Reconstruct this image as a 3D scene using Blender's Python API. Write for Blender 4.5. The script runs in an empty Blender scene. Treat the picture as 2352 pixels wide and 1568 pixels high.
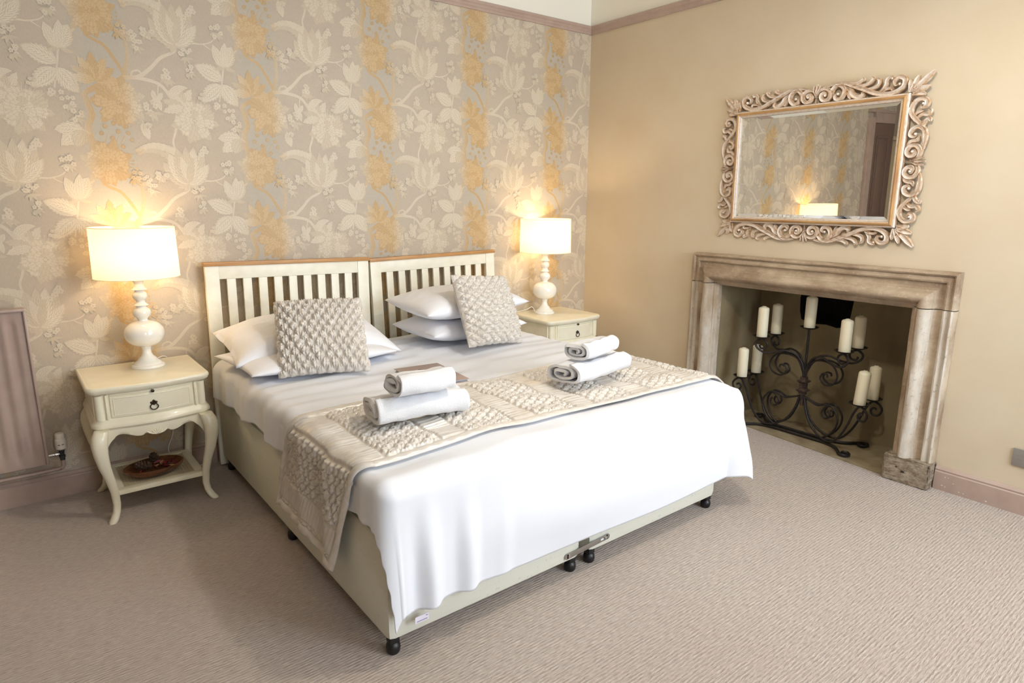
import bpy, bmesh, math, random
import numpy as np
from mathutils import Vector, Matrix
PI = math.pi
random.seed(7)
S = bpy.context.scene
COL = S.collection

# ------------------------------------------------------------------ camera, light, exposure
FOC, PITCH, YAW, ROLL, EYE = 1485.5, .2169, .6646, .0044, 1.5      # focal length in pixels of the 2352 px wide frame
fw = Vector((math.sin(YAW)*math.cos(PITCH), math.cos(YAW)*math.cos(PITCH), -math.sin(PITCH)))
rt = Vector((math.cos(YAW), -math.sin(YAW), 0)); up = rt.cross(fw)
rt, up = rt*math.cos(ROLL)+up*math.sin(ROLL), up*math.cos(ROLL)-rt*math.sin(ROLL)
cd = bpy.data.cameras.new('camera'); cd.sensor_width = 36; cd.lens = FOC/2352*36; cd.clip_start = .02
cam = bpy.data.objects.new('camera', cd); COL.objects.link(cam)
cam.matrix_world = Matrix.Translation((0, 0, EYE)) @ Matrix((rt, up, -fw)).transposed().to_4x4()
S.camera = cam

XR, YB, XL, YF, ZC = 3.774, 3.848, -2.1, -1.45, 3.12      # right wall, back wall, left wall, front wall, ceiling
WINDOWS = [(.25, .70), (1.95, 3.6)]                        # two sash windows in the front wall
WZ0, WZ1 = .75, 2.9
w = bpy.data.worlds.new('daylight'); S.world = w; w.use_nodes = True
bg = w.node_tree.nodes['Background']; bg.inputs[0].default_value = (.78, .88, 1, 1); bg.inputs[1].default_value = 1.6
for x0, x1 in WINDOWS:
    ld = bpy.data.lights.new('window_daylight', 'AREA'); ld.shape = 'RECTANGLE'
    ld.size = x1-x0; ld.size_y = WZ1-WZ0; ld.energy = 36*(x1-x0)*(WZ1-WZ0); ld.color = (.80, .90, 1)
    lo = bpy.data.objects.new('window_daylight', ld); COL.objects.link(lo)
    lo.location = ((x0+x1)/2, YF-.24, (WZ0+WZ1)/2); lo.rotation_euler = (math.radians(90), 0, 0)   # shines into the room (+y)
LAMP_W = 6
PENDANT_W = 55
S.view_settings.view_transform = 'Standard'; S.view_settings.look = 'None'
S.view_settings.gamma = 1; S.view_settings.use_curve_mapping = False
S.view_settings.exposure = 0.27
S.cycles.use_denoising = True
S.cycles.max_bounces = 10; S.cycles.diffuse_bounces = 6; S.cycles.glossy_bounces = 4; S.cycles.transmission_bounces = 4
S.cycles.sample_clamp_indirect = 6
S.cycles.caustics_reflective = False; S.cycles.caustics_refractive = False

# ------------------------------------------------------------------ helpers
def link(name, mesh, parent=None, mats=None):
    o = bpy.data.objects.new(name, mesh); COL.objects.link(o)
    if parent is not None: o.parent = parent
    for m in ([] if mats is None else mats if isinstance(mats, (list, tuple)) else [mats]):
        if len(o.data.materials) < 8: o.data.materials.append(m)
    return o
def tag(o, label=None, cat=None, group=None, kind=None):
    if label: o['label'] = label
    if cat: o['category'] = cat
    if group: o['group'] = group
    if kind: o['kind'] = kind
    return o
def empty(name, loc=(0, 0, 0), rz=0, label=None, cat=None, group=None):
    o = bpy.data.objects.new(name, None); COL.objects.link(o); o.empty_display_size = .05
    o.location = loc; o.rotation_euler = (0, 0, rz)
    return tag(o, label, cat, group)
def copy_tree(o, parent=None):
    c = o.copy(); COL.objects.link(c); c.parent = parent
    for ch in list(o.children): copy_tree(ch, c)
    return c

class MB:
    """collects vertices and faces; build() links them as one mesh object"""
    def __init__(s): s.v = []; s.f = []; s.m = []; s.uv = None
    def add(s, verts, faces, mi=0):
        b = len(s.v); s.v.extend([tuple(map(float, p)) for p in verts])
        for f in faces: s.f.append(tuple(int(i)+b for i in f)); s.m.append(mi)
        return s
    def box(s, c, d, mi=0, bev=0, M=None):
        x, y, z = d[0]/2, d[1]/2, d[2]/2
        if bev <= 0:
            vs = [(sx*x, sy*y, sz*z) for sz in (-1, 1) for sy in (-1, 1) for sx in (-1, 1)]
            fs = [(0, 2, 3, 1), (4, 5, 7, 6), (0, 1, 5, 4), (2, 6, 7, 3), (0, 4, 6, 2), (1, 3, 7, 5)]
        else:
            bm = bmesh.new(); bmesh.ops.create_cube(bm, size=1)
            bmesh.ops.scale(bm, vec=d, verts=bm.verts)
            bmesh.ops.bevel(bm, geom=bm.edges[:], offset=min(bev, .49*min(d)), segments=2, profile=.6, affect='EDGES')
            bm.verts.index_update(); vs = [v.co.copy() for v in bm.verts]; fs = [[v.index for v in f.verts] for f in bm.faces]; bm.free()
        if M is not None: vs = [M @ Vector(p) for p in vs]
        return s.add([(p[0]+c[0], p[1]+c[1], p[2]+c[2]) for p in vs], fs, mi)
    def rings(s, rings, mi=0, closed=True, cap=(True, True), loop=False):
        n = len(rings[0]); vs = [p for r in rings for p in r]; fs = []
        R = len(rings)
        for i in range(R if loop else R-1):
            for j in range(n if closed else n-1):
                a = i*n+j; b = i*n+(j+1) % n; c = ((i+1) % R)*n+(j+1) % n; d = ((i+1) % R)*n+j
                fs.append((a, b, c, d))
        if not loop and closed:
            if cap[0]: fs.append(tuple(range(n))[::-1])
            if cap[1]: fs.append(tuple((R-1)*n+j for j in range(n)))
        return s.add(vs, fs, mi)
    def lathe(s, prof, n=32, c=(0, 0, 0), mi=0, ax='z', sx=1, sy=1):
        rings = []
        for r, z in prof:
            ring = []
            for k in range(n):
                a = 2*PI*k/n; p = (r*math.cos(a)*sx, r*math.sin(a)*sy, z)
                if ax == 'x': p = (p[2], p[0], p[1])
                if ax == 'y': p = (p[0], -p[2], p[1])
                ring.append((p[0]+c[0], p[1]+c[1], p[2]+c[2]))
            rings.append(ring)
        return s.rings(rings, mi)
    def tube(s, pts, r, n=8, mi=0, cap=(True, True), flat=1.0, loop=False):
        pts = [Vector(p) for p in pts]; N = len(pts); rs = r if hasattr(r, '__len__') else [r]*N
        rings = []; prev = None
        for i in range(N):
            if loop: t = pts[(i+1) % N]-pts[i-1]
            else: t = pts[min(i+1, N-1)]-pts[max(i-1, 0)]
            if t.length < 1e-9: t = Vector((0, 0, 1))
            t.normalize()
            if prev is None:
                a = Vector((0, 0, 1)) if abs(t.z) < .9 else Vector((1, 0, 0))
                u = t.cross(a).normalized()
            else:
                u = prev - t*prev.dot(t)
                u = u.normalized() if u.length > 1e-6 else t.orthogonal().normalized()
            prev = u; v = t.cross(u)
            rings.append([tuple(pts[i]+u*(rs[i]*math.cos(2*PI*(k+.5)/n))+v*(rs[i]*flat*math.sin(2*PI*(k+.5)/n))) for k in range(n)])
        return s.rings(rings, mi, cap=cap, loop=loop)
    def ell(s, c, r, n=10, m=6, mi=0, M=None):
        vs = [(0, 0, -1)]; fs = []
        for i in range(1, m):
            t = -PI/2+PI*i/m
            for k in range(n): vs.append((math.cos(t)*math.cos(2*PI*k/n), math.cos(t)*math.sin(2*PI*k/n), math.sin(t)))
        vs.append((0, 0, 1)); L = len(vs)-1
        for k in range(n):
            fs.append((0, 1+(k+1) % n, 1+k)); fs.append((L, L-n+k, L-n+(k+1) % n))
            for i in range(m-2): a = 1+i*n; fs.append((a+k, a+(k+1) % n, a+n+(k+1) % n, a+n+k))
        P = []
        for v in vs:
            p = Vector((v[0]*r[0], v[1]*r[1], v[2]*r[2]))
            if M is not None: p = M @ p
            P.append((p.x+c[0], p.y+c[1], p.z+c[2]))
        return s.add(P, fs, mi)
    def mesh(s, name, smooth=None):
        me = bpy.data.meshes.new(name); me.from_pydata(s.v, [], s.f)
        me.polygons.foreach_set('material_index', s.m)
        if smooth is not None:
            me.shade_smooth() if smooth >= 180 else None
            if smooth < 180:
                me.shade_smooth(); me.set_sharp_from_angle(angle=math.radians(smooth))
        me.validate(clean_customdata=False); return me
    def build(s, name, mats, parent=None, smooth=40, loc=None, rot=None):
        o = link(name, s.mesh(name, smooth), parent, mats)
        if loc: o.location = loc
        if rot: o.rotation_euler = rot
        return o

def gridmesh(name, P, mats, parent=None, uv=None, closed_u=False, smooth=True, mi=None):
    """P: (nu, nv, 3) array -> quad mesh object"""
    nu, nv = P.shape[:2]; I = np.arange(nu*nv).reshape(nu, nv)
    if closed_u: I = np.vstack([I, I[:1]])
    q = np.stack([I[:-1, :-1], I[1:, :-1], I[1:, 1:], I[:-1, 1:]], -1).reshape(-1, 4)
    me = bpy.data.meshes.new(name); me.vertices.add(nu*nv); me.vertices.foreach_set('co', P.reshape(-1).astype(np.float32))
    me.loops.add(q.size); me.loops.foreach_set('vertex_index', q.reshape(-1).astype(np.int32))
    me.polygons.add(len(q)); me.polygons.foreach_set('loop_start', (np.arange(len(q))*4).astype(np.int32))
    if mi is not None: me.polygons.foreach_set('material_index', mi.reshape(-1).astype(np.int32))
    me.update(calc_edges=True)
    if uv is not None:
        l = me.uv_layers.new(name='UVMap'); l.data.foreach_set('uv', uv.reshape(-1, 2)[q.reshape(-1)].reshape(-1).astype(np.float32))
    if smooth: me.shade_smooth()
    return link(name, me, parent, mats)

def wob(x, y, seed=0, f=1., n=6):
    """smooth pseudo noise in about [-1, 1]"""
    r = np.random.RandomState(seed); o = np.zeros_like(x, dtype=float)
    for k in range(n):
        a = r.uniform(0, 2*PI); ff = f*r.uniform(.6, 1.7); o += np.sin((x*math.cos(a)+y*math.sin(a))*ff*2*PI+r.uniform(0, 2*PI))
    return o/n*1.5
def smooth01(x): x = np.clip(x, 0, 1); return x*x*(3-2*x)
def catmull(pts, n=8):
    pts = [np.array(p, float) for p in pts]; out = []
    for i in range(len(pts)-1):
        p0, p1, p2, p3 = pts[max(i-1, 0)], pts[i], pts[i+1], pts[min(i+2, len(pts)-1)]
        for k in range(n):
            t = k/n; out.append(.5*((2*p1)+(-p0+p2)*t+(2*p0-5*p1+4*p2-p3)*t*t+(-p0+3*p1-3*p2+p3)*t**3))
    out.append(pts[-1]); return out
def spiral(cx, cy, r0, r1, a0, a1, n=24):
    return [(cx+(r0+(r1-r0)*k/n)*math.cos(a0+(a1-a0)*k/n), cy+(r0+(r1-r0)*k/n)*math.sin(a0+(a1-a0)*k/n)) for k in range(n+1)]

# ------------------------------------------------------------------ materials
def mat(name, col, rough=.5, metal=0, spec=.5, coat=0, sheen=0, noise=None, bump=None, coords='Object', trans=0, emit=None, sub=0):
    """noise=(scale, col2, lo, hi[, stretch]) ; bump=(scale, strength, distance[, stretch])"""
    m = bpy.data.materials.new(name); m.use_nodes = True; N = m.node_tree.nodes; L = m.node_tree.links
    b = N['Principled BSDF']; b.inputs['Base Color'].default_value = (*col, 1); b.inputs['Roughness'].default_value = rough
    b.inputs['Metallic'].default_value = metal; b.inputs['Specular IOR Level'].default_value = spec
    b.inputs['Coat Weight'].default_value = coat; b.inputs['Sheen Weight'].default_value = sheen
    if trans: b.inputs['Transmission Weight'].default_value = trans
    if sub:
        b.inputs['Subsurface Weight'].default_value = sub; b.inputs['Subsurface Radius'].default_value = (.02, .014, .008); b.inputs['Subsurface Scale'].default_value = 1
    if emit: b.inputs['Emission Color'].default_value = (*emit[0], 1); b.inputs['Emission Strength'].default_value = emit[1]
    tc = N.new('ShaderNodeTexCoord')
    def nz(scale, stretch, detail=6):
        mp = N.new('ShaderNodeMapping'); mp.inputs['Scale'].default_value = stretch; L.new(tc.outputs[coords], mp.inputs[0])
        t = N.new('ShaderNodeTexNoise'); t.inputs['Scale'].default_value = scale; t.inputs['Detail'].default_value = detail; L.new(mp.outputs[0], t.inputs[0]); return t
    if noise:
        t = nz(noise[0], noise[4] if len(noise) > 4 else (1, 1, 1)); r = N.new('ShaderNodeMapRange')
        r.inputs[1].default_value = noise[2]; r.inputs[2].default_value = noise[3]; L.new(t.outputs[0], r.inputs[0])
        mx = N.new('ShaderNodeMix'); mx.data_type = 'RGBA'; mx.inputs[6].default_value = (*col, 1); mx.inputs[7].default_value = (*noise[1], 1)
        L.new(r.outputs[0], mx.inputs[0]); L.new(mx.outputs[2], b.inputs['Base Color'])
    if bump:
        t = nz(bump[0], bump[3] if len(bump) > 3 else (1, 1, 1)); bp = N.new('ShaderNodeBump')
        bp.inputs['Strength'].default_value = bump[1]; bp.inputs['Distance'].default_value = bump[2]
        L.new(t.outputs[0], bp.inputs['Height']); L.new(bp.outputs[0], b.inputs['Normal'])
    return m
def srgb(r, g, b):
    f = lambda c: ((c/255+.055)/1.055)**2.4 if c > 10 else c/255/12.92
    return (f(r), f(g), f(b))
class G:
    """tiny node-graph helper"""
    def __init__(s, m): s.N = m.node_tree.nodes; s.L = m.node_tree.links; s.b = s.N.get('Principled BSDF')
    def n(s, t, **k):
        o = s.N.new(t)
        for a, v in k.items(): setattr(o, a, v)
        return o
    def put(s, inp, v):
        if hasattr(v, 'is_output') or isinstance(v, bpy.types.NodeSocket): s.L.new(v, inp)
        else: inp.default_value = v
    def math(s, op, a, b=None, c=None):
        o = s.n('ShaderNodeMath', operation=op); s.put(o.inputs[0], a)
        if b is not None: s.put(o.inputs[1], b)
        if c is not None: s.put(o.inputs[2], c)
        return o.outputs[0]
    def mix(s, f, a, b):
        o = s.n('ShaderNodeMix', data_type='RGBA'); s.put(o.inputs[0], f)
        s.put(o.inputs[6], (*a, 1) if isinstance(a, tuple) and len(a) == 3 else a); s.put(o.inputs[7], (*b, 1) if isinstance(b, tuple) and len(b) == 3 else b); return o.outputs[2]
    def rng(s, v, a, b, c=0., d=1., typ='LINEAR'):
        o = s.n('ShaderNodeMapRange', interpolation_type=typ); s.put(o.inputs[0], v)
        for i, k in enumerate((a, b, c, d)): o.inputs[i+1].default_value = k
        return o.outputs[0]
    def xyz(s, which='Object'):
        tc = s.n('ShaderNodeTexCoord'); sp = s.n('ShaderNodeSeparateXYZ'); s.L.new(tc.outputs[which], sp.inputs[0]); return tc.outputs[which], sp.outputs
    def noise(s, vec, scale, stretch=None, detail=5, rough=.5):
        if stretch:
            mp = s.n('ShaderNodeMapping'); mp.inputs['Scale'].default_value = stretch; s.L.new(vec, mp.inputs[0]); vec = mp.outputs[0]
        t = s.n('ShaderNodeTexNoise'); t.inputs['Scale'].default_value = scale; t.inputs['Detail'].default_value = detail; t.inputs['Roughness'].default_value = rough
        s.L.new(vec, t.inputs[0]); return t.outputs[0]
    def bump(s, h, strength, dist):
        o = s.n('ShaderNodeBump'); o.inputs['Strength'].default_value = strength; o.inputs['Distance'].default_value = dist; s.L.new(h, o.inputs['Height']); s.L.new(o.outputs[0], s.b.inputs['Normal'])

M = {}
M['wall_cream'] = mat('wall_paint_stone', srgb(208, 195, 172), .75, noise=(3, srgb(203, 188, 163), .35, .7), bump=(90, .15, .002))
M['ceiling'] = mat('ceiling_white', srgb(240, 237, 226), .8)
M['mauve'] = mat('mauve_gloss_paint', srgb(178, 158, 147), .38, noise=(14, srgb(170, 149, 138), .4, .7))
M['cream'] = mat('cream_lacquer', srgb(236, 231, 210), .3, coat=.25, noise=(9, srgb(229, 222, 198), .45, .75))
M['cream_hb'] = mat('cream_satin_paint', srgb(240, 237, 222), .4, noise=(20, srgb(234, 230, 213), .4, .7))
M['oak'] = mat('oak_cap', srgb(196, 150, 96), .45, noise=(6, srgb(168, 120, 70), .3, .75, (1, 14, 14)), bump=(12, .1, .002, (1, 20, 20)))
M['white_gloss'] = mat('white_gloss_ceramic', srgb(246, 243, 236), .12, coat=.6)
M['linen'] = mat('white_cotton', srgb(228, 231, 239), .8, sheen=.1, bump=(5, .22, .012, (.5, 1.6, 1)))
M['pillow'] = mat('white_cotton_pillow', srgb(236, 237, 243), .8, sheen=.1, bump=(9, .5, .012, (1, 2.2, 1)))
M['towel'] = mat('white_terry', srgb(243, 244, 249), .95, sheen=.5, bump=(420, .9, .004))
M['satin'] = mat('oyster_satin', srgb(216, 210, 203), .24, sheen=.1, spec=.8, noise=(30, srgb(204, 197, 188), .35, .7), bump=(50, .10, .004))
M['brass_dark'] = mat('antique_bronze', srgb(70, 58, 48), .4, metal=.8)
M['iron'] = mat('wrought_iron', srgb(46, 41, 40), .5, metal=.35, noise=(40, srgb(34, 30, 30), .4, .7), bump=(70, .4, .003))
M['iron_rust'] = mat('iron_collar', srgb(86, 68, 58), .6, metal=.3, noise=(60, srgb(52, 43, 40), .4, .6))
M['wax'] = mat('ivory_wax', srgb(236, 229, 205), .45, sub=.25)
M['black'] = mat('black_plastic', srgb(22, 22, 24), .4)
M['steel'] = mat('brushed_steel', srgb(168, 165, 160), .35, metal=.85, bump=(30, .1, .001, (1, 40, 40)))
M['steel_dark'] = mat('dark_steel', srgb(70, 70, 74), .5, metal=.5)  # dark grey steel of the valve stem and socket screws
M['chrome'] = mat('chrome', srgb(210, 210, 212), .12, metal=1)
M['radiator'] = mat('radiator_enamel', srgb(176, 156, 147), .35, noise=(10, srgb(168, 147, 138), .4, .7))
M['plastic_white'] = mat('white_plastic', srgb(238, 234, 226), .4)
M['cable'] = mat('white_cable', srgb(232, 230, 224), .45)
M['bowl'] = mat('bowl_wood', srgb(120, 70, 36), .35, coat=.3, noise=(9, srgb(70, 36, 18), .35, .65, (1, 4, 4)))
M['cone'] = mat('pine_cone', srgb(62, 44, 34), .7, noise=(60, srgb(110, 84, 62), .45, .75))
M['petal_red'] = mat('dried_petal_red', srgb(112, 26, 34), .6, noise=(40, srgb(70, 14, 22), .4, .7))
M['petal_tan'] = mat('dried_petal_tan', srgb(150, 122, 82), .6, noise=(40, srgb(108, 82, 52), .4, .7))
M['folder'] = mat('mauve_brown_folder', srgb(168, 146, 136), .35, noise=(6, srgb(160, 138, 128), .4, .7))
M['paper'] = mat('page_white', srgb(214, 216, 226), .6)
M['page_grey'] = mat('page_grey', srgb(120, 124, 142), .6)
M['divan'] = mat('divan_damask', srgb(216, 214, 200), .6)
M['mattress'] = mat('mattress_ticking', srgb(222, 218, 206), .65, bump=(20, .2, .006))
M['bulb'] = mat('lit_bulb', (1, .8, .5), .4, emit=((1, .72, .36), 18))
M['door'] = mat('door_paint', srgb(120, 98, 88), .45)
M['wardrobe'] = mat('wardrobe_paint', srgb(190, 176, 140), .45)
m = bpy.data.materials.new('window_glass'); m.use_nodes = True; g = G(m)      # thin clear pane
t1 = g.n('ShaderNodeBsdfTransparent'); t2 = g.n('ShaderNodeBsdfGlossy'); t2.inputs['Roughness'].default_value = .02
ms = g.n('ShaderNodeMixShader'); ms.inputs[0].default_value = .06; g.L.new(t1.outputs[0], ms.inputs[1]); g.L.new(t2.outputs[0], ms.inputs[2])
g.L.new(ms.outputs[0], g.N['Material Output'].inputs[0]); M['glass'] = m
M['plaster'] = mat('firebox_plaster', srgb(150, 138, 108), .85, noise=(3.2, srgb(112, 98, 72), .35, .65, (1, 1, .35)), bump=(25, .35, .01))
M['soot'] = mat('soot_black', srgb(20, 17, 15), .95, noise=(30, srgb(44, 36, 30), .5, .8), bump=(40, .6, .02))
M['hearth'] = mat('hearth_stone', srgb(150, 138, 112), .8, noise=(9, srgb(120, 104, 80), .4, .7), bump=(40, .3, .006))
M['mirror'] = mat('mirror_silver', (.86, .86, .84), 0.0, metal=1)
M['carve_white'] = mat('carving_whitewash', srgb(218, 206, 194), .5, noise=(55, srgb(196, 166, 136), .5, .82))
M['carve_gold'] = mat('carving_worn_gold', srgb(178, 138, 96), .45, metal=.1, noise=(50, srgb(220, 204, 186), .38, .66))
M['mould_gold'] = mat('moulding_antique_gold', srgb(190, 154, 104), .4, metal=.2, noise=(26, srgb(160, 116, 76), .4, .7, (1, .2, .2)))
M['tag'] = mat('care_tag', srgb(226, 222, 236), .6)
M['tag_ink'] = mat('care_tag_print', srgb(120, 112, 150), .6)
M['knot'] = mat('shelf_cane', srgb(206, 194, 164), .5)
M['hole'] = mat('dark_hole', srgb(52, 44, 40), .9)

# lamp shade: linen that lets light through
m = bpy.data.materials.new('shade_linen'); m.use_nodes = True; g = G(m)
vec, o = g.xyz('UV')
wv = g.noise(vec, 60, (8, 1, 1), 3); wv2 = g.noise(vec, 60, (1, 5, 1), 3)
c = g.mix(g.rng(g.math('ADD', wv, wv2), .75, 1.25), srgb(254, 250, 240), srgb(246, 236, 215))
d1 = g.n('ShaderNodeBsdfDiffuse'); d2 = g.n('ShaderNodeBsdfTranslucent'); g.L.new(c, d1.inputs[0]); g.L.new(c, d2.inputs[0])
ms = g.n('ShaderNodeMixShader'); ms.inputs[0].default_value = .42; g.L.new(d1.outputs[0], ms.inputs[1]); g.L.new(d2.outputs[0], ms.inputs[2])
g.L.new(ms.outputs[0], g.N['Material Output'].inputs[0]); M['shade'] = m

# carpet: ribbed loop pile, ribs run along x
m = mat('carpet_ribbed', srgb(186, 168, 158), .95, spec=.1, sheen=.3); g = G(m); vec, o = g.xyz('Object')
wx = g.noise(vec, 5, (1, 3, 1), 3)
rib = g.math('SINE', g.math('MULTIPLY', g.math('ADD', o[1], g.math('MULTIPLY', wx, .010)), 2*PI/.0125))
fleck = g.noise(vec, 150, (.22, 1.1, 1), 3, .65)
k = g.math('ADD', g.math('MULTIPLY', g.rng(rib, -1, 1), .34), g.math('MULTIPLY', g.rng(fleck, .34, .66), .66))
big = g.noise(vec, 1.3, None, 3)
c = g.mix(k, srgb(154, 138, 128), srgb(202, 190, 181)); c = g.mix(g.rng(big, .4, .75, 0, .22), c, srgb(168, 148, 140))
g.L.new(c, g.b.inputs['Base Color']); g.bump(k, .8, .006); M['carpet'] = m

# stone of the chimneypiece: pale stone, brown patina
m = mat('worn_stone', srgb(196, 182, 160), .7); g = G(m); vec, o = g.xyz('Object')
n1 = g.noise(vec, 3.5, (1, 1, .5), 8, .65); n2 = g.noise(vec, 40, None, 6, .7); n3 = g.noise(vec, 9, (1, 1, .12), 6, .6)
c = g.mix(g.rng(n1, .36, .62), srgb(208, 202, 192), srgb(160, 142, 120)); c = g.mix(g.rng(n3, .52, .7, 0, .75), c, srgb(222, 214, 202))
c = g.mix(g.rng(n2, .58, .74, 0, .8), c, srgb(120, 98, 76))
g.L.new(c, g.b.inputs['Base Color']); g.bump(n2, .35, .006); M['stone'] = m
m = mat('rough_stone', srgb(170, 150, 126), .85); g = G(m); vec, o = g.xyz('Object')
n2 = g.noise(vec, 28, (1, 1, 2.2), 8, .75); c = g.mix(g.rng(n2, .35, .68), srgb(122, 98, 76), srgb(206, 194, 174))
g.L.new(c, g.b.inputs['Base Color']); g.bump(n2, 1, .015); M['stone_rough'] = m
m = mat('worn_stone_brown', srgb(150, 124, 96), .7); g = G(m); vec, o = g.xyz('Object')
n1 = g.noise(vec, 4, (1, .6, 1), 8, .65); n2 = g.noise(vec, 45, None, 6, .7)
c = g.mix(g.rng(n1, .36, .64), srgb(188, 172, 150), srgb(134, 112, 90)); c = g.mix(g.rng(n2, .56, .74, 0, .7), c, srgb(200, 182, 156))
g.L.new(c, g.b.inputs['Base Color']); g.bump(n2, .35, .006); M['stone_brown'] = m
M['wall_taupe'] = mat('taupe_wall', srgb(150, 134, 116), .8)

# divan fabric print
g = G(M['divan']); vec, o = g.xyz('Object')
br = g.n('ShaderNodeTexBrick'); br.inputs['Scale'].default_value = 9; br.inputs['Mortar Size'].default_value = .012; br.offset = .5
mp = g.n('ShaderNodeMapping'); mp.inputs['Rotation'].default_value = (0, 0, 0)
cx = g.n('ShaderNodeCombineXYZ'); g.L.new(g.math('ADD', o[0], o[1]), cx.inputs[0]); g.L.new(o[2], cx.inputs[1]); g.L.new(cx.outputs[0], br.inputs[0])
vo = g.n('ShaderNodeTexVoronoi'); vo.inputs['Scale'].default_value = 26; g.L.new(cx.outputs[0], vo.inputs[0])
sp = g.math('LESS_THAN', vo.outputs['Distance'], .13)
nm = g.math('GREATER_THAN', g.noise(vec, 5, None, 2), .52)
lines = g.math('MULTIPLY', g.math('GREATER_THAN', br.outputs['Fac'], .5), nm)
c = g.mix(g.math('MAXIMUM', g.math('MULTIPLY', sp, .25), g.math('MULTIPLY', lines, .10)), srgb(216, 216, 204), srgb(150, 150, 140))
g.L.new(c, g.b.inputs['Base Color'])

# wallpaper ground and print (repeat REP_W wide); a soft gold stripe once per repeat
REP_W, REP_H = .728, .69
def paper_mat(name, base, gold, rough, metal, vein):
    m = mat(name, base, rough, metal=metal); g = G(m); vec, o = g.xyz('Object')
    fx = g.math('FRACT', g.math('DIVIDE', g.math('ADD', o[0], 10*REP_W), REP_W))
    d = g.math('ABSOLUTE', g.math('SUBTRACT', fx, .66))
    band = g.rng(d, .21, .07, 0, 1, 'SMOOTHSTEP')
    c = g.mix(band, base, gold)
    weave = g.noise(vec, 300, (1, 1, .25), 2)
    if vein:
        uvn, uo = g.xyz('UV')
        s = g.math('SINE', g.math('MULTIPLY', g.math('ADD', g.math('MULTIPLY', uo[0], 9.), g.math('MULTIPLY', g.math('ABSOLUTE', uo[1]), -3.2)), 2*PI))
        s2 = g.math('SINE', g.math('MULTIPLY', uo[1], 13.))
        ln = g.rng(g.math('ADD', s, g.math('MULTIPLY', s2, .6)), -.2, .9)
        dk = g.n('ShaderNodeMix', data_type='RGBA', blend_type='MULTIPLY'); dk.inputs[0].default_value = 1
        g.L.new(c, dk.inputs[6]); g.L.new(g.mix(ln, (1, 1, 1), vein), dk.inputs[7]); c = dk.outputs[2]
    c2 = g.n('ShaderNodeMix', data_type='RGBA', blend_type='MULTIPLY'); c2.inputs[0].default_value = .5; g.L.new(c, c2.inputs[6])
    g.L.new(g.mix(g.rng(weave, .3, .7), (.82, .82, .82), (1, 1, 1)), c2.inputs[7])
    g.L.new(c2.outputs[2], g.b.inputs['Base Color']); return m
M['paper_ground'] = paper_mat('wallpaper_ground', srgb(189, 176, 159), srgb(184, 176, 162), .6, 0, None)
M['paper_light'] = paper_mat('wallpaper_print_light', srgb(214, 203, 184), srgb(204, 177, 135), .5, 0, (.83, .80, .76))
M['paper_mid'] = paper_mat('wallpaper_print_mid', srgb(203, 190, 169), srgb(195, 166, 122), .5, 0, (.86, .84, .80))

# ------------------------------------------------------------------ room shell
def struct(name, mb, mats, parent=None, smooth=None, label=None):
    o = mb.build(name, mats, parent, smooth)
    if parent is None: tag(o, label, None, None, 'structure')
    return o
T = .2
b = MB(); b.box(((XL+XR)/2, (YF+YB)/2, -.1), (XR-XL+2*T, YB-YF+2*T, .2)); floor = struct('floor', b, M['carpet'], label='taupe ribbed loop-pile carpet over the whole floor')
b = MB(); b.box(((XL+XR)/2, (YF+YB)/2, ZC+.1), (XR-XL+2*T, YB-YF+2*T, .2)); struct('ceiling', b, M['ceiling'], label='plain white ceiling')
b = MB(); b.box(((XL+XR)/2, YB+T/2, ZC/2), (XR-XL+2*T, T, ZC)); wall_back = struct('wall_back', b, M['ceiling'], label='wall behind the bed papered with a gold and silver floral')
b = MB(); b.box((XL-T/2, (YF+YB)/2, ZC/2), (T, YB-YF, ZC)); struct('wall_left', b, M['wall_taupe'], label='plain taupe wall behind the wardrobe')
# right wall around the fireplace opening
FY0, FY1, FZ = 1.345, 2.56, .985
FBX = 4.17
b = MB(); TW = .3
b.box((XR+TW/2, (YF+FY0)/2, ZC/2), (TW, FY0-YF, ZC)); b.box((XR+TW/2, (FY1+YB+T)/2, ZC/2), (TW, YB+T-FY1, ZC)); b.box((XR+TW/2, (FY0+FY1)/2, (FZ+ZC)/2), (TW, FY1-FY0, ZC-FZ))
wall_right = struct('wall_right', b, M['wall_cream'], label='plain stone coloured wall with the fireplace and mirror')
# white frieze above the picture rail on the right wall
b = MB(); b.box((XR-.003, (YF+YB)/2, (2.77+ZC)/2), (.006, YB-YF, ZC-2.77)); b.build('frieze', M['ceiling'], wall_right, None)
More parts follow.
